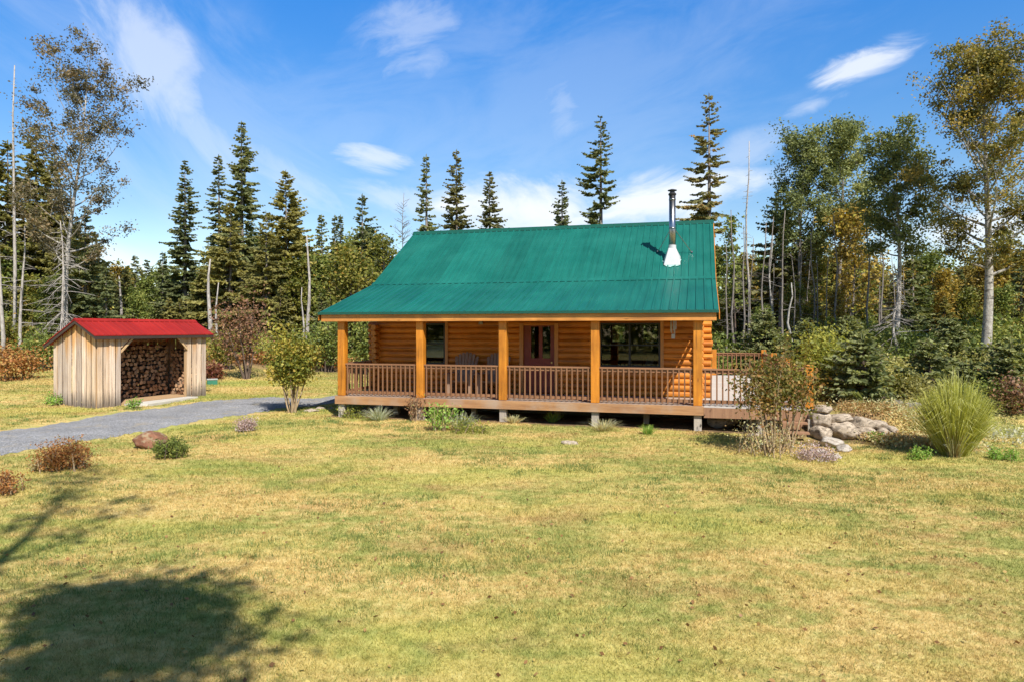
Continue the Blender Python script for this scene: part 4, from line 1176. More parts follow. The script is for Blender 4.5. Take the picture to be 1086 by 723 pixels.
def shrub(h, w, seed, matl, matb, nleaf=2500, ls=.045, nst=9, base_w=.12, bulk=.16, z0=.15, clear=0.0, twig=3):
    rr = random.Random(seed); rn = np.random.default_rng(seed)
    mb = MB(); tips = []
    for k in range(nst):
        az = rr.uniform(0, 6.28); rad = base_w * rr.random()
        f = rr.random() ** .6
        tgt = Vector((math.cos(az) * w * f * .5, math.sin(az) * w * f * .5, h * (1 - .45 * f * f) * rr.uniform(.75, 1.0)))
        p = Vector((math.cos(az) * rad, math.sin(az) * rad, -.05)); d = tgt - p
        bp, bd = stem_tube(mb, p, d + Vector((0, 0, h * .2)), d.length, .010 + .008 * h, .004, 6, .1, 0, rr, 4)
        tips += [q for q in bp[2:] if q.z > clear]
        for j in range(twig):
            q = bp[2 + j % 4]
            if q.z < clear * .7: continue
            sp, _ = stem_tube(mb, q, bd + Vector((rr.uniform(-1, 1), rr.uniform(-1, 1), rr.uniform(-.3, .6))), h * rr.uniform(.2, .4), .006, .003, 3, .15, .05, rr, 3)
            tips += [t for t in sp[1:] if t.z > clear]
    T = np.array([tuple(t) for t in tips]); ci = rn.integers(0, len(T), nleaf); cv = rn.random(len(T)) * .6 + .15
    c = T[ci] + rn.normal(size=(nleaf, 3)) * bulk; c[:, 2] = np.maximum(c[:, 2], .02 + .05 * rn.random(nleaf))
    V = leaf_quads(c, ls * rn.uniform(.6, 1.3, nleaf), .6, .1, rn)
    return mb.mesh('stems', matb, True), quads_mesh('foliage', V, matl, np.clip(cv[ci] + rn.normal(size=nleaf) * .16, 0, 1))

def place(name, parts, names, loc, label, cat, group=None, rz=0.0, sc=1.0):
    t = empty(name, loc, rz, label, cat, group, sc)
    for me_, nm in zip(parts, names):
        if me_ is not None: link(nm, me_, t)
    return t
TC = ('trunk', 'crown'); SFN = ('stems', 'foliage')
def tp(px, Y):
    X = (px - CX) / F * Y
    return Vector((X, Y, gz(X, Y)))
def th(py, Y, loc):
    return CAMZ + (HY - py) * Y / F - loc.z

def con(px, top, Y, wpx, label, mat='spruce', z0=.12, seed=1, sparse=1.0, bk='bk_grey', cat='conifer', name='spruce_tree', group=None, rz=None, **kw):
    p = tp(px, Y); h = th(top, Y, p)
    m_ = conifer(h, wpx / 2 * Y / F, z0 * h, seed, M[mat], M[bk], sparse, **kw)
    return place(name, m_, TC, p, label, cat, group)

def dec(px, top, Y, wpx, label, mat, bk='bk_pale', cb=.45, nleaf=9000, ls=.13, seed=1, lean=(0, 0), r0=None, n1=24, spread=.4, shape='round', base_px=None, name='broadleaf_tree', group=None, tw=4, up=.12, droop=0):
    p = tp(px if base_px is None else base_px, Y); h = th(top, Y, p) * .89; Rw = wpx / 2 * Y / F
    cr = {'round': lambda u: Rw * (.35 + 1.0 * math.sin(math.pi * min(1, .12 + .8 * u))) * .8, 'up': lambda u: Rw * (.45 + .75 * math.sin(math.pi * (.1 + .75 * u))) * .85,
          'cone': lambda u: Rw * (1.0 - .85 * u)}[shape]
    m_ = decid(h, r0 or .010 * h + .04, cb, cr, nleaf, ls, M[mat], M[bk], seed, lean, n1, spread, up, tw, 1.0, droop)
    return place(name, m_, TC, p, label, 'tree', group)

def sng(px, top, Y, label, seed, bk='bk_dead', r0=.14, lean=0.0, name='dead_tree', **kw):
    p = tp(px, Y); h = th(top, Y, p)
    return place(name, snag(h, r0, seed, M[bk], lean=lean, **kw), TC, p, label, 'dead tree')

# --- left edge of the wood
sng(15, 70, 44, 'tall thin dead pole tree at the far left edge', 5, r0=.13, nbr=70, Lm=.8)
sng(2, 205, 40, 'bleached dead tree with crooked white branches at the left border', 6, r0=.13, nbr=30, Lm=2.4, z0=.35, lean=-.03)
sng(22, 240, 41, 'bleached dead tree with raised side branches beside the thin pole tree', 8, r0=.11, nbr=30, Lm=1.9, lean=.03)
dec(82, 50, 41, 146, 'tall leaning pale aspen with sparse brownish leaves', 'aspen_brown', 'bk_pale', .34, 19000, .078, 3, (.045, 0), .19, 32, .28, 'up', 73)
sng(66, 235, 40, 'dead spruce with drooping bare white twigs beside the aspen', 9, r0=.09, nbr=120, Lm=2.8, z0=.12, droop=.9)
con(8, 150, 50, 70, 'olive conifer at the left border behind the bleached dead trees', 'olive', .1, 11, .95, name='pine_tree')
con(38, 134, 52, 74, 'tallest olive conifer left of the pale aspen', 'olive', .1, 12, .95, name='pine_tree')
con(58, 165, 51, 66, 'olive conifer directly behind the aspen trunk', 'olive', .1, 13, .95, name='pine_tree')
con(90, 222, 43, 62, 'dark green spruce just right of the aspen trunk', 'spruce', .05, 14, .95)
con(112, 285, 41, 34, 'short dark green spruce in front of the wood behind the shed', 'spruce', .05, 15)
sng(128, 293, 46, 'short broken grey snag behind the woodshed roof', 16, r0=.15, nbr=3, Lm=.5)
con(143, 272, 64, 24, 'small dark pointed conifer left of a matching one behind the shed', 'spruce', .1, 17)
con(156, 277, 66, 22, 'small dark conifer between the snag and the lone tall spruce', 'spruce', .1, 18)
con(172, 268, 62, 26, 'small dark conifer at the left foot of the lone tall spruce', 'spruce', .1, 19)
con(196, 172, 54, 42, 'lone tall dark spruce rising between shed and tallest spruce pair', 'spruce', .22, 20, .9)
con(232, 165, 55, 34, 'narrower spruce of the pair left of the tallest spruce', 'spruce', .3, 21, .7, droop=.3)
con(256, 130, 55, 58, 'tallest spruce on the left side with open branches', 'spruce', .2, 22, .78, droop=.3)
con(244, 215, 50, 62, 'olive conifer filling in below the tallest spruce', 'olive', .1, 23, .9, name='pine_tree')
sng(222, 275, 46, 'bleached bare trunk standing right of the woodshed', 24, r0=.2, nbr=5, Lm=.6)
sng(230, 300, 45, 'thinner bleached trunk beside the bare trunk right of the woodshed', 25, r0=.12, nbr=4, Lm=.5)
con(303, 181, 53, 74, 'broad olive spruce left of the tall bare grey trunk', 'olive', .12, 26, 1.0)
con(282, 225, 49, 60, 'lower olive conifer behind the red brown tree', 'olive', .1, 27, .95, name='pine_tree')
sng(327, 250, 46, 'tall bare grey trunk standing left of the cabin', 28, r0=.16, nbr=7, Lm=.7)
sng(321, 305, 45, 'short bare grey trunk by the tall bare trunk left of the cabin', 29, r0=.1, nbr=4, Lm=.5)
con(341, 229, 56, 28, 'slim dark spruce right of the tall bare grey trunk', 'spruce', .2, 30, .9)
con(355, 229, 62, 13, 'left of two thin dark spire conifers beyond the slim spruce', 'spruce', .1, 31)
con(361, 229, 62, 13, 'right of two thin dark spire conifers beyond the slim spruce', 'spruce', .1, 32)
con(384, 207, 56, 42, 'layered pine with open top at the left end of the cabin roof', 'spruce', .4, 33, .75, droop=.05, name='pine_tree')
dec(372, 262, 47, 60, 'yellow green broadleaf tree below the layered pine', 'yellowgreen', 'bk_grey', .25, 5500, .13, 34, spread=.5)
dec(405, 240, 49, 44, 'thin yellowish tree against the left roof edge', 'yellowgreen', 'bk_grey', .3, 2600, .12, 35, spread=.4)
sng(428, 205, 50, 'twiggy leafless tree behind the left end of the ridge', 36, 'bk_grey', r0=.06, nbr=75, Lm=2.6, droop=-.5, name='bare_tree')
# --- behind the cabin
con(452, 165, 58, 28, 'thin topped sparse spruce farthest left above the cabin ridge', 'spruce', .3, 40, .72)
con(484, 160, 58, 46, 'full spruce with rusty cones, left of a shorter matching one above the ridge', 'rustspruce', .15, 41, .92)
con(519, 184, 57, 46, 'shorter bushy spruce with rusty top above the ridge centre left', 'rustspruce', .15, 42, .95)
con(596, 192, 60, 42, 'small dark layered spruce above the middle of the ridge', 'spruce', .15, 43, .8, droop=.1)
con(637, 125, 60, 46, 'tall slender see-through spruce above the ridge right of centre', 'spruce', .2, 44, .55, droop=.15, power=.5, dz=.5)
con(752, 100, 56, 52, 'tall open pine rising right of the stove pipe', 'rustspruce', .3, 45, .55, droop=.2, power=.55, dz=.45, name='pine_tree')
# --- right wood
sng(793, 150, 47, 'thin dead tree with short twigs right of the cabin roof', 50, r0=.11, nbr=40, Lm=.9, z0=.4)
dec(778, 205, 46, 34, 'thin leaning tree with small leaf clumps beside the cabin gable', 'midgreen', 'bk_brown', .35, 1500, .12, 51, (-.01, 0), .08, 16, .3, 'cone')
con(828, 200, 48, 62, 'brownish pine standing before the left poplar', 'rustspruce', .38, 52, .8, name='pine_tree')
dec(852, 133, 46, 84, 'left poplar of the two tall green poplars', 'poplar', 'bk_grey', .45, 19000, .092, 53, (.004, 0), .17, 28, .32, 'up', 850)
dec(888, 120, 46, 76, 'right and taller one of the two green poplars', 'poplar', 'bk_grey', .5, 18000, .092, 54, (-.006, 0), .18, 28, .32, 'up', 893)
dec(905, 205, 43, 60, 'olive thinning tree below the taller poplar', 'gold', 'bk_grey', .3, 4200, .12, 55, (0, 0), .1, 22, .4, 'round')
dec(952, 134, 36, 92, 'pale trunked tree with olive green crown left of the big birch', 'poplar', 'bk_pale', .5, 16000, .085, 56, (-.006, 0), .16, 28, .3, 'up', 952)
dec(1043, 36, 31, 158, 'biggest birch with thick pale trunk and golden olive crown', 'birch', 'bk_pale', .32, 42000, .068, 57, (.004, 0), .23, 38, .27, 'round', 1045, tw=6)
sng(950, 280, 33, 'dead spruce with drooping bare twigs under the pale trunked tree', 58, r0=.08, nbr=70, Lm=2.0, z0=.12, droop=.8)
con(1083, 258, 44, 36, 'dark spruce at the far right border', 'spruce', .1, 59)
con(968, 262, 44, 40, 'dark conifer between the pale trunked tree and the birch', 'spruce', .1, 60, .85)
sng(862, 230, 40, 'slim bare trunk in front of the left poplar', 61, 'bk_grey', r0=.07, nbr=14, Lm=1.0)
sng(818, 250, 42, 'slim pale bare trunk right of the thin dead tree', 62, 'bk_pale', r0=.08, nbr=8, Lm=.8)
sng(838, 300, 36, 'short pale bare trunk behind the yellow green sapling', 63, 'bk_pale', r0=.1, nbr=6, Lm=.6)
# --- tree behind the camera whose shadow lies on the lawn, and a tall one left of it
m_ = decid(11.5, .15, .62, lambda u: 1.2 * (.5 + .8 * math.sin(math.pi * (.1 + .8 * u))) * .75, 7500, .09, M['midgreen'], M['bk_grey'], 71, (0, 0), 24, .3)
place('broadleaf_tree', m_, TC, Vector((0.55, -2.9, gz(.55, -2.9))), 'dense leafy tree whose round shadow falls on the near lawn', 'tree')
m_ = decid(18.0, .2, .6, lambda u: 1.6 * (.5 + .6 * math.sin(math.pi * u)), 330, .12, M['aspen_brown'], M['bk_pale'], 72, (0, 0), 16, .3)
place('broadleaf_tree', m_, TC, Vector((-1.25, -2.4, gz(-1.25, -2.4))), 'tall slim tree whose trunk shadow crosses the left lawn', 'tree')

# --- wood behind: individual copies of a few prototypes
def proto(kind, seed):
    if kind == 'spruce': return conifer(13, 2.3, 1.2, seed, M['spruce'], M['bk_brown'], .95, ls=1.5, dz=.5)
    if kind == 'olive': return conifer(12, 2.5, 1.5, seed, M['olive'], M['bk_brown'], .95, ls=1.5, dz=.5)
    if kind == 'green': return decid(11, .13, .22, lambda u: 2.3 * (.4 + .8 * math.sin(math.pi * (.15 + .75 * u))) * .8, 4200, .19, M['midgreen'], M['bk_grey'], seed, n1=22, spread=.5)
    if kind == 'yellow': return decid(10, .12, .25, lambda u: 2.2 * (.4 + .8 * math.sin(math.pi * (.15 + .75 * u))) * .8, 3800, .19, M['yellowgreen'], M['bk_pale'], seed, n1=22, spread=.5)
    if kind == 'gold': return decid(11, .12, .3, lambda u: 2.1 * (.4 + .8 * math.sin(math.pi * (.15 + .75 * u))) * .8, 3800, .19, M['gold'], M['bk_pale'], seed, n1=22, spread=.5)
    if kind == 'bare': return snag(12, .11, seed, M['bk_grey'], 30, 1.5)
protos = {k: [proto(k, 100 + 10 * i + j) for j in range(2)] for i, k in enumerate(('spruce', 'olive', 'green', 'yellow', 'gold', 'bare'))}
side_txt = {'l': 'in the wood behind the woodshed', 'm': 'in the wood behind the cabin', 'r': 'in the wood right of the cabin'}
kind_txt = {'spruce': ('dark green spruce', 'spruce_tree', 'conifer'), 'olive': ('olive pine', 'pine_tree', 'conifer'), 'green': ('mid green broadleaf tree', 'broadleaf_tree', 'tree'),
            'yellow': ('yellow green broadleaf tree', 'broadleaf_tree', 'tree'), 'gold': ('golden brown broadleaf tree', 'broadleaf_tree', 'tree'), 'bare': ('bare grey trunk', 'dead_tree', 'dead tree')}
rf_ = random.Random(99)
first = {}
def wood_tree(px, top, Y, kind, side):
    pr = rf_.choice(protos[kind]); loc = tp(px, Y); base_h = {'spruce': 13, 'olive': 12, 'green': 11, 'yellow': 10, 'gold': 11, 'bare': 12}[kind]
    sc = th(top, Y, loc) / base_h
    txt, nm, cat = kind_txt[kind]
    lab = txt + ' among many ' + side_txt[side]
    place(nm, pr, TC, loc, lab, cat, txt + 's ' + side_txt[side], rf_.uniform(0, 6.28), sc)
def fill(x0, x1, n_, tops, Ys, kinds, side):
    for i in range(n_):
        px = x0 + (x1 - x0) * (i + rf_.random()) / n_
        wood_tree(px, rf_.uniform(*tops), rf_.uniform(*Ys), rf_.choice(kinds), side)
# left
fill(-60, 120, 12, (235, 290), (48, 60), ['olive', 'spruce', 'green', 'olive', 'gold'], 'l')
fill(95, 260, 17, (282, 305), (50, 72), ['green', 'gold', 'olive', 'spruce', 'yellow', 'green'], 'l')
fill(235, 350, 12, (255, 295), (52, 68), ['olive', 'spruce', 'gold', 'green', 'yellow'], 'l')
fill(335, 450, 14, (255, 290), (52, 70), ['olive', 'green', 'yellow', 'spruce', 'green'], 'm')
fill(440, 760, 10, (262, 290), (62, 75), ['spruce', 'green', 'olive'], 'm')
fill(-80, 440, 26, (300, 320), (44, 60), ['green', 'yellow', 'olive', 'spruce', 'gold'], 'l')
# right
fill(758, 930, 22, (255, 300), (50, 70), ['spruce', 'green', 'gold', 'yellow', 'olive', 'bare'], 'r')
fill(900, 1140, 24, (272, 300), (50, 75), ['gold', 'green', 'olive', 'yellow', 'gold', 'spruce'], 'r')
fill(765, 1140, 18, (305, 335), (38, 52), ['spruce', 'green', 'olive', 'gold', 'yellow', 'green'], 'r')
fill(765, 960, 22, (215, 290), (36, 50), ['bare'], 'r')
# wood behind the camera, mirrored in the cabin's windows
nl = 26000
xs_ = rng.uniform(-60, 60, nl); ys_ = rng.uniform(-44, -32, nl)
zs_ = (10 + 3 * np.sin(xs_ * .5) * np.sin(xs_ * .21 + 1)) * rng.random(nl) ** .8
tag(link('forest', quads_mesh('forest', leaf_quads(np.stack([xs_, ys_, zs_], -1), .42 * rng.uniform(.6, 1.3, nl), .65), M['midgreen'], rng.random(nl))), 'wood mirrored in the cabin windows', 'forest', kind='stuff')
# distant wood closing the view
nl = 60000
xs_ = rng.uniform(-190, 190, nl); ys_ = rng.uniform(95, 125, nl)
hmax = 8.5 + 2.6 * np.sin(xs_ * .31) * np.sin(xs_ * .117 + 1) + 1.8 * np.sin(xs_ * .83 + ys_ * .3)
zs_ = hmax * rng.random(nl) ** .8
V = leaf_quads(np.stack([xs_, ys_, zs_], -1), .55 * rng.uniform(.6, 1.3, nl), .65)
tag(link('distant_forest', quads_mesh('distant_forest', V, M['midgreen'], rng.random(nl))), 'distant mixed wood seen between the nearer trunks', 'forest', kind='stuff')

# understorey along the wood's edge: one mass of low leaves
def understory(name, segs, n_, hmx, ls, mat, label):
    c = []
    for (xa, ya, xb, yb, hm, wd) in segs:
        k = int(n_ / len(segs)); t = rng.random(k)
        x = xa + (xb - xa) * t + rng.normal(size=k) * .2; y = ya + (yb - ya) * t + rng.normal(size=k) * wd
        hh = hm * (.55 + .45 * np.sin(x * 1.3 + .7 * y) * np.sin(x * .53 + 2)) + .2
        c.append(np.stack([x, y, ground_h(x, y) + hh * rng.random(k) ** .8], -1))
    c = np.concatenate(c)
    V = leaf_quads(c, ls * rng.uniform(.5, 1.3, len(c)), .55)
    cl = .5 + .4 * np.sin(c[:, 0] * .9) * np.sin(c[:, 1] * .8 + c[:, 0] * .4)
    tag(link(name, quads_mesh(name, V, mat, np.clip(cl + rng.normal(size=len(c)) * .2, 0, 1))), label, 'undergrowth', kind='stuff')
understory('undergrowth', [(-38, 43, -14, 46, 2.2, 1.5), (-14, 46, 2, 47, 2.0, 1.5)], 26000, 2, .12, M['midgreen'], 'mixed green undergrowth at the foot of the wood on the left')
understory('undergrowth', [(-36, 41, -22, 43, 1.3, .8), (-20, 42.5, -8, 44, 1.2, .8)], 8000, 2, .1, M['rust'], 'rusty autumn undergrowth at the foot of the wood on the left')
understory('undergrowth', [(10, 37, 20, 35, 2.3, 1.6), (18, 33, 30, 31, 2.4, 1.8)], 26000, 2, .1, M['midgreen'], 'mixed green undergrowth at the foot of the wood on the right')
understory('undergrowth', [(11.5, 21.5, 18, 20.2, .9, 1.1), (12, 24.5, 22, 22.5, 1.3, 1.2)], 16000, 2, .05, M['olive'], 'low olive undergrowth beyond the fallen log')

understory('dry_grass', [(8.6, 17.6, 10.6, 17.0, .1, .5), (9.2, 18.4, 12.5, 16.6, .1, .6), (8.6, 16.2, 10.5, 15.7, .06, .35)], 9000, .1, .035, M['straw'], 'dry straw and leaf litter on the garden bed behind the stones')
# --- countable shrubs
def shr(px, py, wpx, hpx, label, matl, matb='bk_brown', seed=1, name='shrub', cat='shrub', nleaf=2500, lspx=1.6, group=None, **kw):
    p = gp(px, py); Y = p.y
    m_ = shrub(hpx * Y / F, wpx * Y / F, seed, M[matl], M[matb], nleaf, lspx * Y / F, bulk=kw.pop('bulk', .09) * wpx * Y / F, **kw)
    return place(name, m_, SFN, p, label, cat, group)
shr(70, 498, 56, 33, 'low rusty red spreading shrub beside the gravel road', 'rust', 'bk_tan', 201, nleaf=4200, nst=26, base_w=.4, bulk=.07, lspx=1.2)
shr(52, 497, 30, 14, 'dry straw coloured tuft at the left foot of the rusty shrub', 'straw', 'bk_tan', 202, nleaf=900, nst=16, base_w=.3, lspx=1.2)
shr(181, 485, 34, 24, 'small dark green bush in front of the red boulder', 'midgreen', 'bk_brown', 203, nleaf=3200, nst=22, base_w=.25, bulk=.07, lspx=1.1)
shr(2, 524, 34, 26, 'brownish shrub cut by the left border on the lawn', 'rust', 'bk_tan', 204, nleaf=1400, nst=20, base_w=.3, lspx=1.4)
shr(261, 457, 26, 14, 'low dry purplish plant at the end of the gravel road', 'lilac', 'bk_tan', 205, nleaf=1500, nst=18, base_w=.25, bulk=.1, lspx=.9)
shr(310, 437, 54, 90, 'yellow green leafy shrub on a tan multi-stem trunk left of the porch', 'shrubmix', 'bk_tan', 206, nleaf=7000, nst=13, base_w=.14, clear=1.05, bulk=.085, lspx=1.8, twig=5)
shr(262, 396, 62, 108, 'red brown small tree with dark stem behind the yellow green shrub', 'redbrown', 'bk_brown', 207, name='small_tree', cat='tree', nleaf=2100, nst=9, base_w=.2, bulk=.08, lspx=1.6, clear=.8)
shr(225, 397, 44, 14, 'crimson low shrub behind the woodshed right corner', 'crimson', 'bk_brown', 208, nleaf=1500, nst=14, base_w=.5)
shr(18, 402, 64, 36, 'rusty brown shrub left of the woodshed', 'rust', 'bk_brown', 209, nleaf=2600, nst=18, base_w=.8)
shr(8, 385, 50, 52, 'yellow leaved shrub behind the rusty one left of the woodshed', 'yellowgreen', 'bk_brown', 210, nleaf=2200, nst=16, base_w=.8)
shr(44, 392, 40, 46, 'dark green shrub close to the woodshed left wall', 'midgreen', 'bk_brown', 211, nleaf=2200, nst=16, base_w=.6)
shr(240, 390, 34, 50, 'bright yellow green shrub left of the red brown tree', 'yellowgreen', 'bk_brown', 212, nleaf=1800, nst=14, base_w=.4)
shr(395, 396, 50, 70, 'fresh green shrub seen through the left porch bay', 'midgreen', 'bk_brown', 213, nleaf=2600, nst=16, base_w=.5)
shr(345, 394, 44, 60, 'dark green shrub behind the yellow green one near the porch', 'midgreen', 'bk_brown', 214, nleaf=2200, nst=16, base_w=.5)
# in front of the porch
def tuft(px, py, hpx, wpx, label, matl, seed, nblade=160, cat='grass clump', name='grass_clump', arch=.5, wide=1.0, head=None):
    p = gp(px, py); Y = p.y; h, w = hpx * Y / F, wpx * Y / F
    rn = np.random.default_rng(seed); V = []; rd = []
    for k in range(nblade):
        az = rn.uniform(0, 6.283); f = rn.random() ** .7; r0_ = w * .16 * rn.random()
        d = np.array([math.cos(az), math.sin(az), 0]); hh = h * rn.uniform(.5, 1.08) * (1 - .3 * f)
        P = [d * r0_ + np.array([0, 0, -.02]), d * (r0_ + w * .22 * f) + np.array([0, 0, hh * .55]), d * (r0_ + w * .42 * f) + np.array([0, 0, hh * .9]), d * (r0_ + w * .5 * f * (1 + arch * .5)) + np.array([0, 0, hh * (1.02 - arch * .3 * f)]) + rn.normal(size=3) * h * .03]
        sd = np.array([-d[1], d[0], 0]); ax = rn.uniform(0, 3.14); sd = np.array([math.cos(ax), math.sin(ax), 0]) * wide * .0042 * max(1, Y / 12)
        ws = [.8, 1, .7, .08]; c = rn.random()
        for i in range(3):
            V.append([P[i] - sd * ws[i], P[i] + sd * ws[i], P[i + 1] + sd * ws[i + 1], P[i + 1] - sd * ws[i + 1]]); rd.append(np.clip(c * .7 + .15 * i + (0.0), 0, 1))
    o = link(name, quads_mesh(name, np.array(V), M[matl], rd)); o.location = p
    return tag(o, label, cat)
tuft(1012, 482, 88, 74, 'tall yellow green ornamental grass clump on the right of the lawn', 'maiden', 301, 2200, 'ornamental grass', 'ornamental_grass', .6, 1.5)
tuft(1012, 484, 40, 34, 'dry straw skirt at the foot of the tall ornamental grass', 'straw', 302, 300, 'dry grass', 'dry_grass', .5, 1.3)
tuft(402, 445, 16, 36, 'silvery spiky grass clump before the left porch bay', 'silverweed', 303, 220)
tuft(490, 456, 22, 40, 'silvery spiky clump beside the tall green weeds at the porch', 'silverweed', 304, 200)
tuft(586, 447, 13, 24, 'small green clump by the middle porch pier', 'weed', 305, 120)
tuft(687, 460, 12, 22, 'bright green clump under the right porch bay', 'weed', 306, 130)
tuft(545, 448, 10, 26, 'dry straw clump beside the middle porch pier', 'straw', 307, 120)
tuft(640, 456, 14, 40, 'dry straw clump under the big window bay', 'straw', 308, 160)
shr(468, 456, 34, 34, 'tall green weeds before the second porch bay', 'weed', 'bk_tan', 310, 'weed', 'weed', 900, 1.4, nst=14, base_w=.3, bulk=.09)
shr(440, 446, 24, 30, 'dry brown stalks before the second porch post', 'redbrown', 'bk_tan', 311, 'weed', 'weed', 500, 1.2, nst=14, base_w=.25)
shr(500, 458, 44, 12, 'low lime green flowering weeds at the porch edge', 'lime', 'bk_tan', 312, 'weed', 'weed', 900, 1.1, nst=14, base_w=.5)
shr(380, 441, 40, 9, 'low lime green ground plants by the left porch pier', 'lime', 'bk_tan', 313, 'weed', 'weed', 900, 1.0, nst=14, base_w=.5)
shr(62, 428, 26, 10, 'green weeds at the foot of the woodshed gable wall', 'weed', 'bk_tan', 331, 'weed', 'weed', 700, 1.0, nst=12, base_w=.5)
shr(143, 433, 14, 13, 'green weed sprig before the pale slab of the woodshed', 'weed', 'bk_tan', 332, 'weed', 'weed', 350, 1.0, nst=9, base_w=.15)
shr(975, 487, 26, 14, 'bright green low weed left of the tall ornamental grass', 'weed', 'bk_tan', 314, 'weed', 'weed', 900, 1.1, nst=12, base_w=.2)
shr(1070, 488, 34, 12, 'bright green low weed near the right border', 'weed', 'bk_tan', 315, 'weed', 'weed', 900, 1.1, nst=12, base_w=.3)
shr(928, 468, 18, 12, 'small green weed at the foot of the stone wall', 'weed', 'bk_tan', 316, 'weed', 'weed', 500, 1.1, nst=10, base_w=.15)
shr(865, 487, 46, 13, 'dull purple ground plant at the corner of the garden bed', 'lilac', 'bk_tan', 317, 'ground_plant', 'plant', 1800, 1.0, nst=20, base_w=.4)
shr(820, 480, 108, 110, 'brownish straggly shrub with bare stems before the side deck', 'redleaf', 'bk_tan', 318, nleaf=3000, nst=12, base_w=.4, clear=1.0, bulk=.06, lspx=2.2, twig=6)
shr(812, 482, 80, 40, 'dry tan twiggy stalks under the straggly shrub', 'straw', 'bk_tan', 319, 'dry_stalks', 'plant', 1300, 1.1, nst=16, base_w=.6, bulk=.1)
shr(838, 476, 60, 98, 'olive green upper shrub leaning over the straggly brown one', 'yellowgreen', 'bk_tan', 320, nleaf=1900, nst=8, base_w=.3, clear=1.25, lspx=2.0)
p = tp(878, 20.5); m_ = shrub(1.0 + th(368, 20.5, p) - 1.0, 1.9, 321, M['lime'], M['bk_tan'], 2600, .06, 9, .1, .22, .3, .5)
place('sapling', m_, SFN, p, 'bright yellow green sapling beside the deck corner post', 'sapling')
p = tp(882, 21.5); m_ = shrub(.9, .9, 322, M['crimson'], M['bk_brown'], 500, .05, 8, .1, .12)
place('shrub', m_, SFN, p, 'small crimson shrub between the sapling and the young fir', 'shrub')
def fir(px, top, Y, wpx, label, seed, mat='fir', ls=.75):
    p = tp(px, Y); h = th(top, Y, p)
    return place('young_fir', conifer(h, wpx / 2 * Y / F, .04, seed, M[mat], M['bk_brown'], 1.0, .02, .7, ls, .1), TC, p, label, 'young fir')
fir(915, 356, 19.3, 66, 'dark green young fir on the bank behind the stone wall', 401, 'fir', .8)
fir(985, 362, 20.5, 62, 'broad young fir behind the tall ornamental grass', 402)
fir(1030, 385, 19.6, 54, 'young fir in front of the big birch trunk', 403)
fir(1072, 362, 19.2, 60, 'young fir near the right border behind the lawn', 404)
fir(958, 392, 20.3, 44, 'small young fir right of the dark one on the bank', 405)
fir(855, 340, 33, 44, 'grey green young fir behind the sapling', 406)
fir(812, 330, 34, 50, 'dark young fir behind the back rail of the side deck', 407, 'spruce')
fir(900, 338, 29, 60, 'tall young fir rising behind the dark young fir', 408)
fir(1008, 340, 25, 60, 'taller young fir left of the birch trunk', 409)
fir(1060, 365, 24, 56, 'taller young fir right of the birch trunk', 410)
fir(934, 385, 24, 50, 'slim young fir between the dark fir and the pale trunk', 412)
p = tp(872, 24); m_ = shrub(2.3, 1.9, 413, M['lime'], M['bk_brown'], 2600, .06, 12, .25, .2)
place('shrub', m_, SFN, p, 'lime green shrub at the wood edge behind the sapling', 'shrub')
for k, (px_, Y_, top_, mt, lab) in enumerate([(1048, 18.6, 405, 'midgreen', 'low green shrub at the lawn edge right of the tall ornamental grass'), (940, 20.0, 400, 'yellowgreen', 'yellowish low shrub right of the dark young fir'),
        (1080, 18.3, 398, 'redbrown', 'brownish low shrub at the right border of the lawn'), (970, 19.6, 398, 'olive', 'olive low shrub behind the grey fallen log'), (1015, 22, 380, 'midgreen', 'green shrub between the young firs behind the ornamental grass')]):
    p = tp(px_, Y_); h_ = th(top_, Y_, p)
    place('shrub', shrub(h_, 1.5, 430 + k, M[mt], M['bk_brown'], 2200, .045, 14, .35, .14), SFN, p, lab, 'shrub')

# ------------------------------------------------------------------ light, sky, camera
SUN_EL = 47.0
ldir = Vector((-0.42, 0.907, 0)).normalized()
el = R(SUN_EL)
d = Vector((ldir.x * math.cos(el), ldir.y * math.cos(el), -math.sin(el)))
sd = bpy.data.lights.new('sun', 'SUN'); sd.energy = 4.9; sd.angle = R(0.53); sd.color = (1.0, 0.95, 0.87)
so = bpy.data.objects.new('sun', sd); COL.objects.link(so)
so.rotation_euler = d.to_track_quat('-Z', 'Y').to_euler(); so.location = (20, -30, 40)

w = bpy.data.worlds.new('World'); scene.world = w; w.use_nodes = True
nt = w.node_tree; nt.nodes.clear()
out = nt.nodes.new('ShaderNodeOutputWorld'); bg = nt.nodes.new('ShaderNodeBackground')
sky = nt.nodes.new('ShaderNodeTexSky'); sky.sky_type = 'NISHITA'; sky.sun_disc = False
sky.sun_elevation = el; sky.sun_rotation = math.atan2(-ldir.x, -ldir.y)
sky.altitude = 200; sky.air_density = 1.0; sky.dust_density = 0.4; sky.ozone_density = 3.0
hs = N(nt, 'ShaderNodeHueSaturation'); hs.inputs['Saturation'].default_value = 1.2; hs.inputs['Value'].default_value = 1.0
L(nt, sky.outputs[0], hs.inputs['Color'])
tc = N(nt, 'ShaderNodeTexCoord'); sx = N(nt, 'ShaderNodeSeparateXYZ'); L(nt, tc.outputs['Generated'], sx.inputs[0])
az = math_(nt, 'ARCTAN2', sx.outputs['X'], sx.outputs['Y']); elv = math_(nt, 'ARCSINE', sx.outputs['Z'])
vec = N(nt, 'ShaderNodeCombineXYZ'); L(nt, az, vec.inputs['X']); L(nt, elv, vec.inputs['Y'])
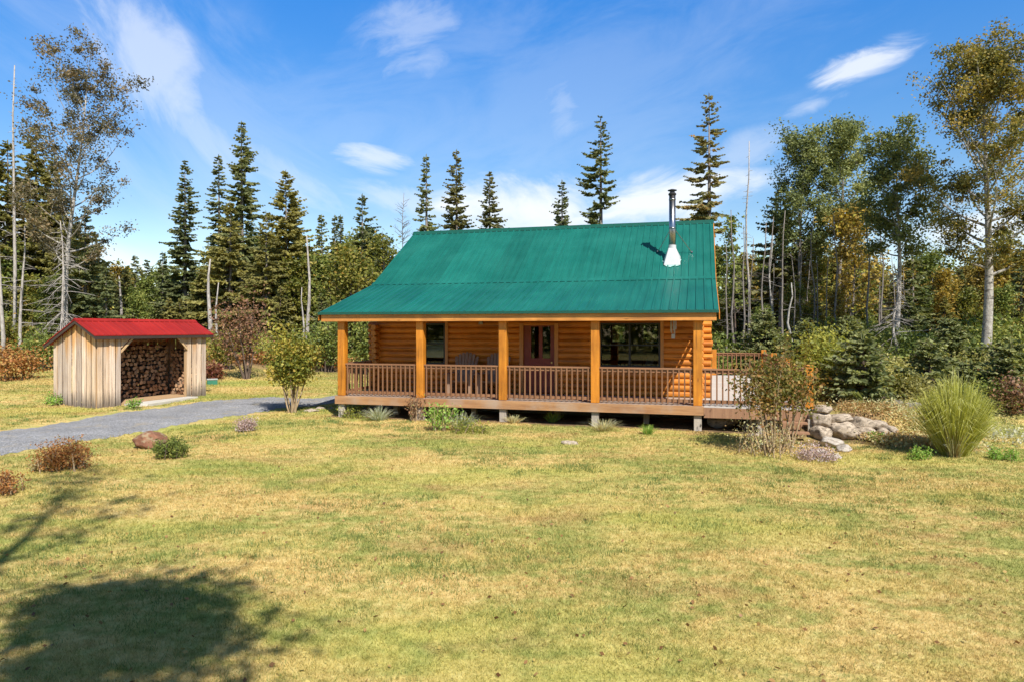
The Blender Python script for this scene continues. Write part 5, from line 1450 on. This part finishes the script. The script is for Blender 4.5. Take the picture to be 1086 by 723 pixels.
def cloud(px, py, wpx, hpx, tilt, amt, nscale=(6, 14), seed=0):
    a0_ = math.atan((px - CX) / F); e0 = math.atan((HY - py) / F * math.cos(a0_))
    mp = N(nt, 'ShaderNodeMapping', vector_type='TEXTURE'); mp.inputs['Location'].default_value = (a0_, e0, 0); mp.inputs['Rotation'].default_value = (0, 0, R(tilt))
    mp.inputs['Scale'].default_value = (wpx / F, hpx / F, 1); L(nt, vec.outputs[0], mp.inputs['Vector'])
    ln_ = N(nt, 'ShaderNodeVectorMath', operation='LENGTH'); L(nt, mp.outputs[0], ln_.inputs[0])
    m0 = N(nt, 'ShaderNodeMapping', vector_type='TEXTURE'); m0.inputs['Rotation'].default_value = (0, 0, R(tilt)); m0.inputs['Location'].default_value = (seed, seed * .7, 0)
    m0.inputs['Scale'].default_value = (1 / nscale[0], 1 / nscale[1], 1); L(nt, vec.outputs[0], m0.inputs['Vector'])
    nz = N(nt, 'ShaderNodeTexNoise'); nz.inputs['Scale'].default_value = 1.0; nz.inputs['Detail'].default_value = 8; nz.inputs['Roughness'].default_value = .62; nz.inputs['Distortion'].default_value = .6
    L(nt, m0.outputs[0], nz.inputs['Vector'])
    edge = math_(nt, 'SUBTRACT', 1.0, ln_.outputs['Value'])
    v = math_(nt, 'ADD', math_(nt, 'MULTIPLY', edge, .55), math_(nt, 'MULTIPLY', math_(nt, 'SUBTRACT', nz.outputs['Fac'], .5), 1.5))
    f = ramp(nt, v, [(0.0, 0.0), (0.55, amt)], 'EASE')
    return math_(nt, 'MULTIPLY', f, math_(nt, 'MULTIPLY', math_(nt, 'ADD', edge, 0.0), 3.0, True))
clouds = [cloud(150, 45, 130, 52, -56, .5, (5, 12), 1), cloud(215, 140, 110, 34, -42, .35, (5, 12), 2), cloud(398, 168, 60, 20, -6, .6, (7, 18), 3), cloud(430, 45, 80, 50, 25, .3, (9, 22), 4),
          cloud(595, 115, 40, 50, 20, .25, (10, 22), 5), cloud(915, 68, 62, 20, 14, .75, (9, 26), 6), cloud(862, 112, 40, 11, 14, .4, (9, 26), 7), cloud(690, 215, 170, 38, 12, .9, (5, 14), 8),
          cloud(560, 222, 140, 48, 0, .9, (5, 12), 9), cloud(300, 185, 100, 24, -30, .3, (7, 16), 10), cloud(1050, 245, 170, 34, 6, .85, (5, 16), 11), cloud(100, 268, 110, 26, -20, .95, (4, 12), 12), cloud(430, 215, 100, 24, -10, .4, (6, 14), 13), cloud(780, 165, 70, 26, 20, .3, (8, 18), 14), cloud(560, 110, 480, 150, 12, .12, (4, 11), 15), cloud(200, 110, 300, 140, -40, .16, (4, 10), 16)]
tot = clouds[0]
for c in clouds[1:]:
    tot = math_(nt, 'MAXIMUM', tot, c)
# pale band low on the sky
tint = ramp(nt, elv, [(0.05, (1.3, 1.14, 1.04)), (0.16, (1.06, .97, .91)), (0.45, (.5, 1.04, 1.36)), (0.62, (.75, .72, .62)), (0.75, (.72, .58, .42))])
cc_ = mix(nt, tot, mix(nt, 1.0, hs.outputs[0], tint, 'MULTIPLY'), (6.2, 6.4, 6.7))
L(nt, cc_, bg.inputs['Color']); bg.inputs['Strength'].default_value = 0.11
L(nt, bg.outputs[0], out.inputs['Surface'])

cam = bpy.data.cameras.new('camera'); co = bpy.data.objects.new('camera', cam); COL.objects.link(co)
co.location = (0, 0, CAMZ); co.rotation_euler = (R(90), 0, 0)
cam.sensor_width = 36; cam.lens = 24; cam.shift_y = -13.5 / 1086; cam.clip_start = .1; cam.clip_end = 2000
scene.camera = co
scene.render.engine = 'CYCLES'
scene.cycles.max_bounces = 6; scene.cycles.diffuse_bounces = 4; scene.cycles.glossy_bounces = 3; scene.cycles.transmission_bounces = 4; scene.cycles.transparent_max_bounces = 8
scene.cycles.use_denoising = True
scene.cycles.caustics_reflective = False; scene.cycles.caustics_refractive = False
vs = scene.view_settings; vs.view_transform = 'Standard'; vs.look = 'None'; vs.exposure = 0.62; vs.gamma = 1.0; vs.use_curve_mapping = False
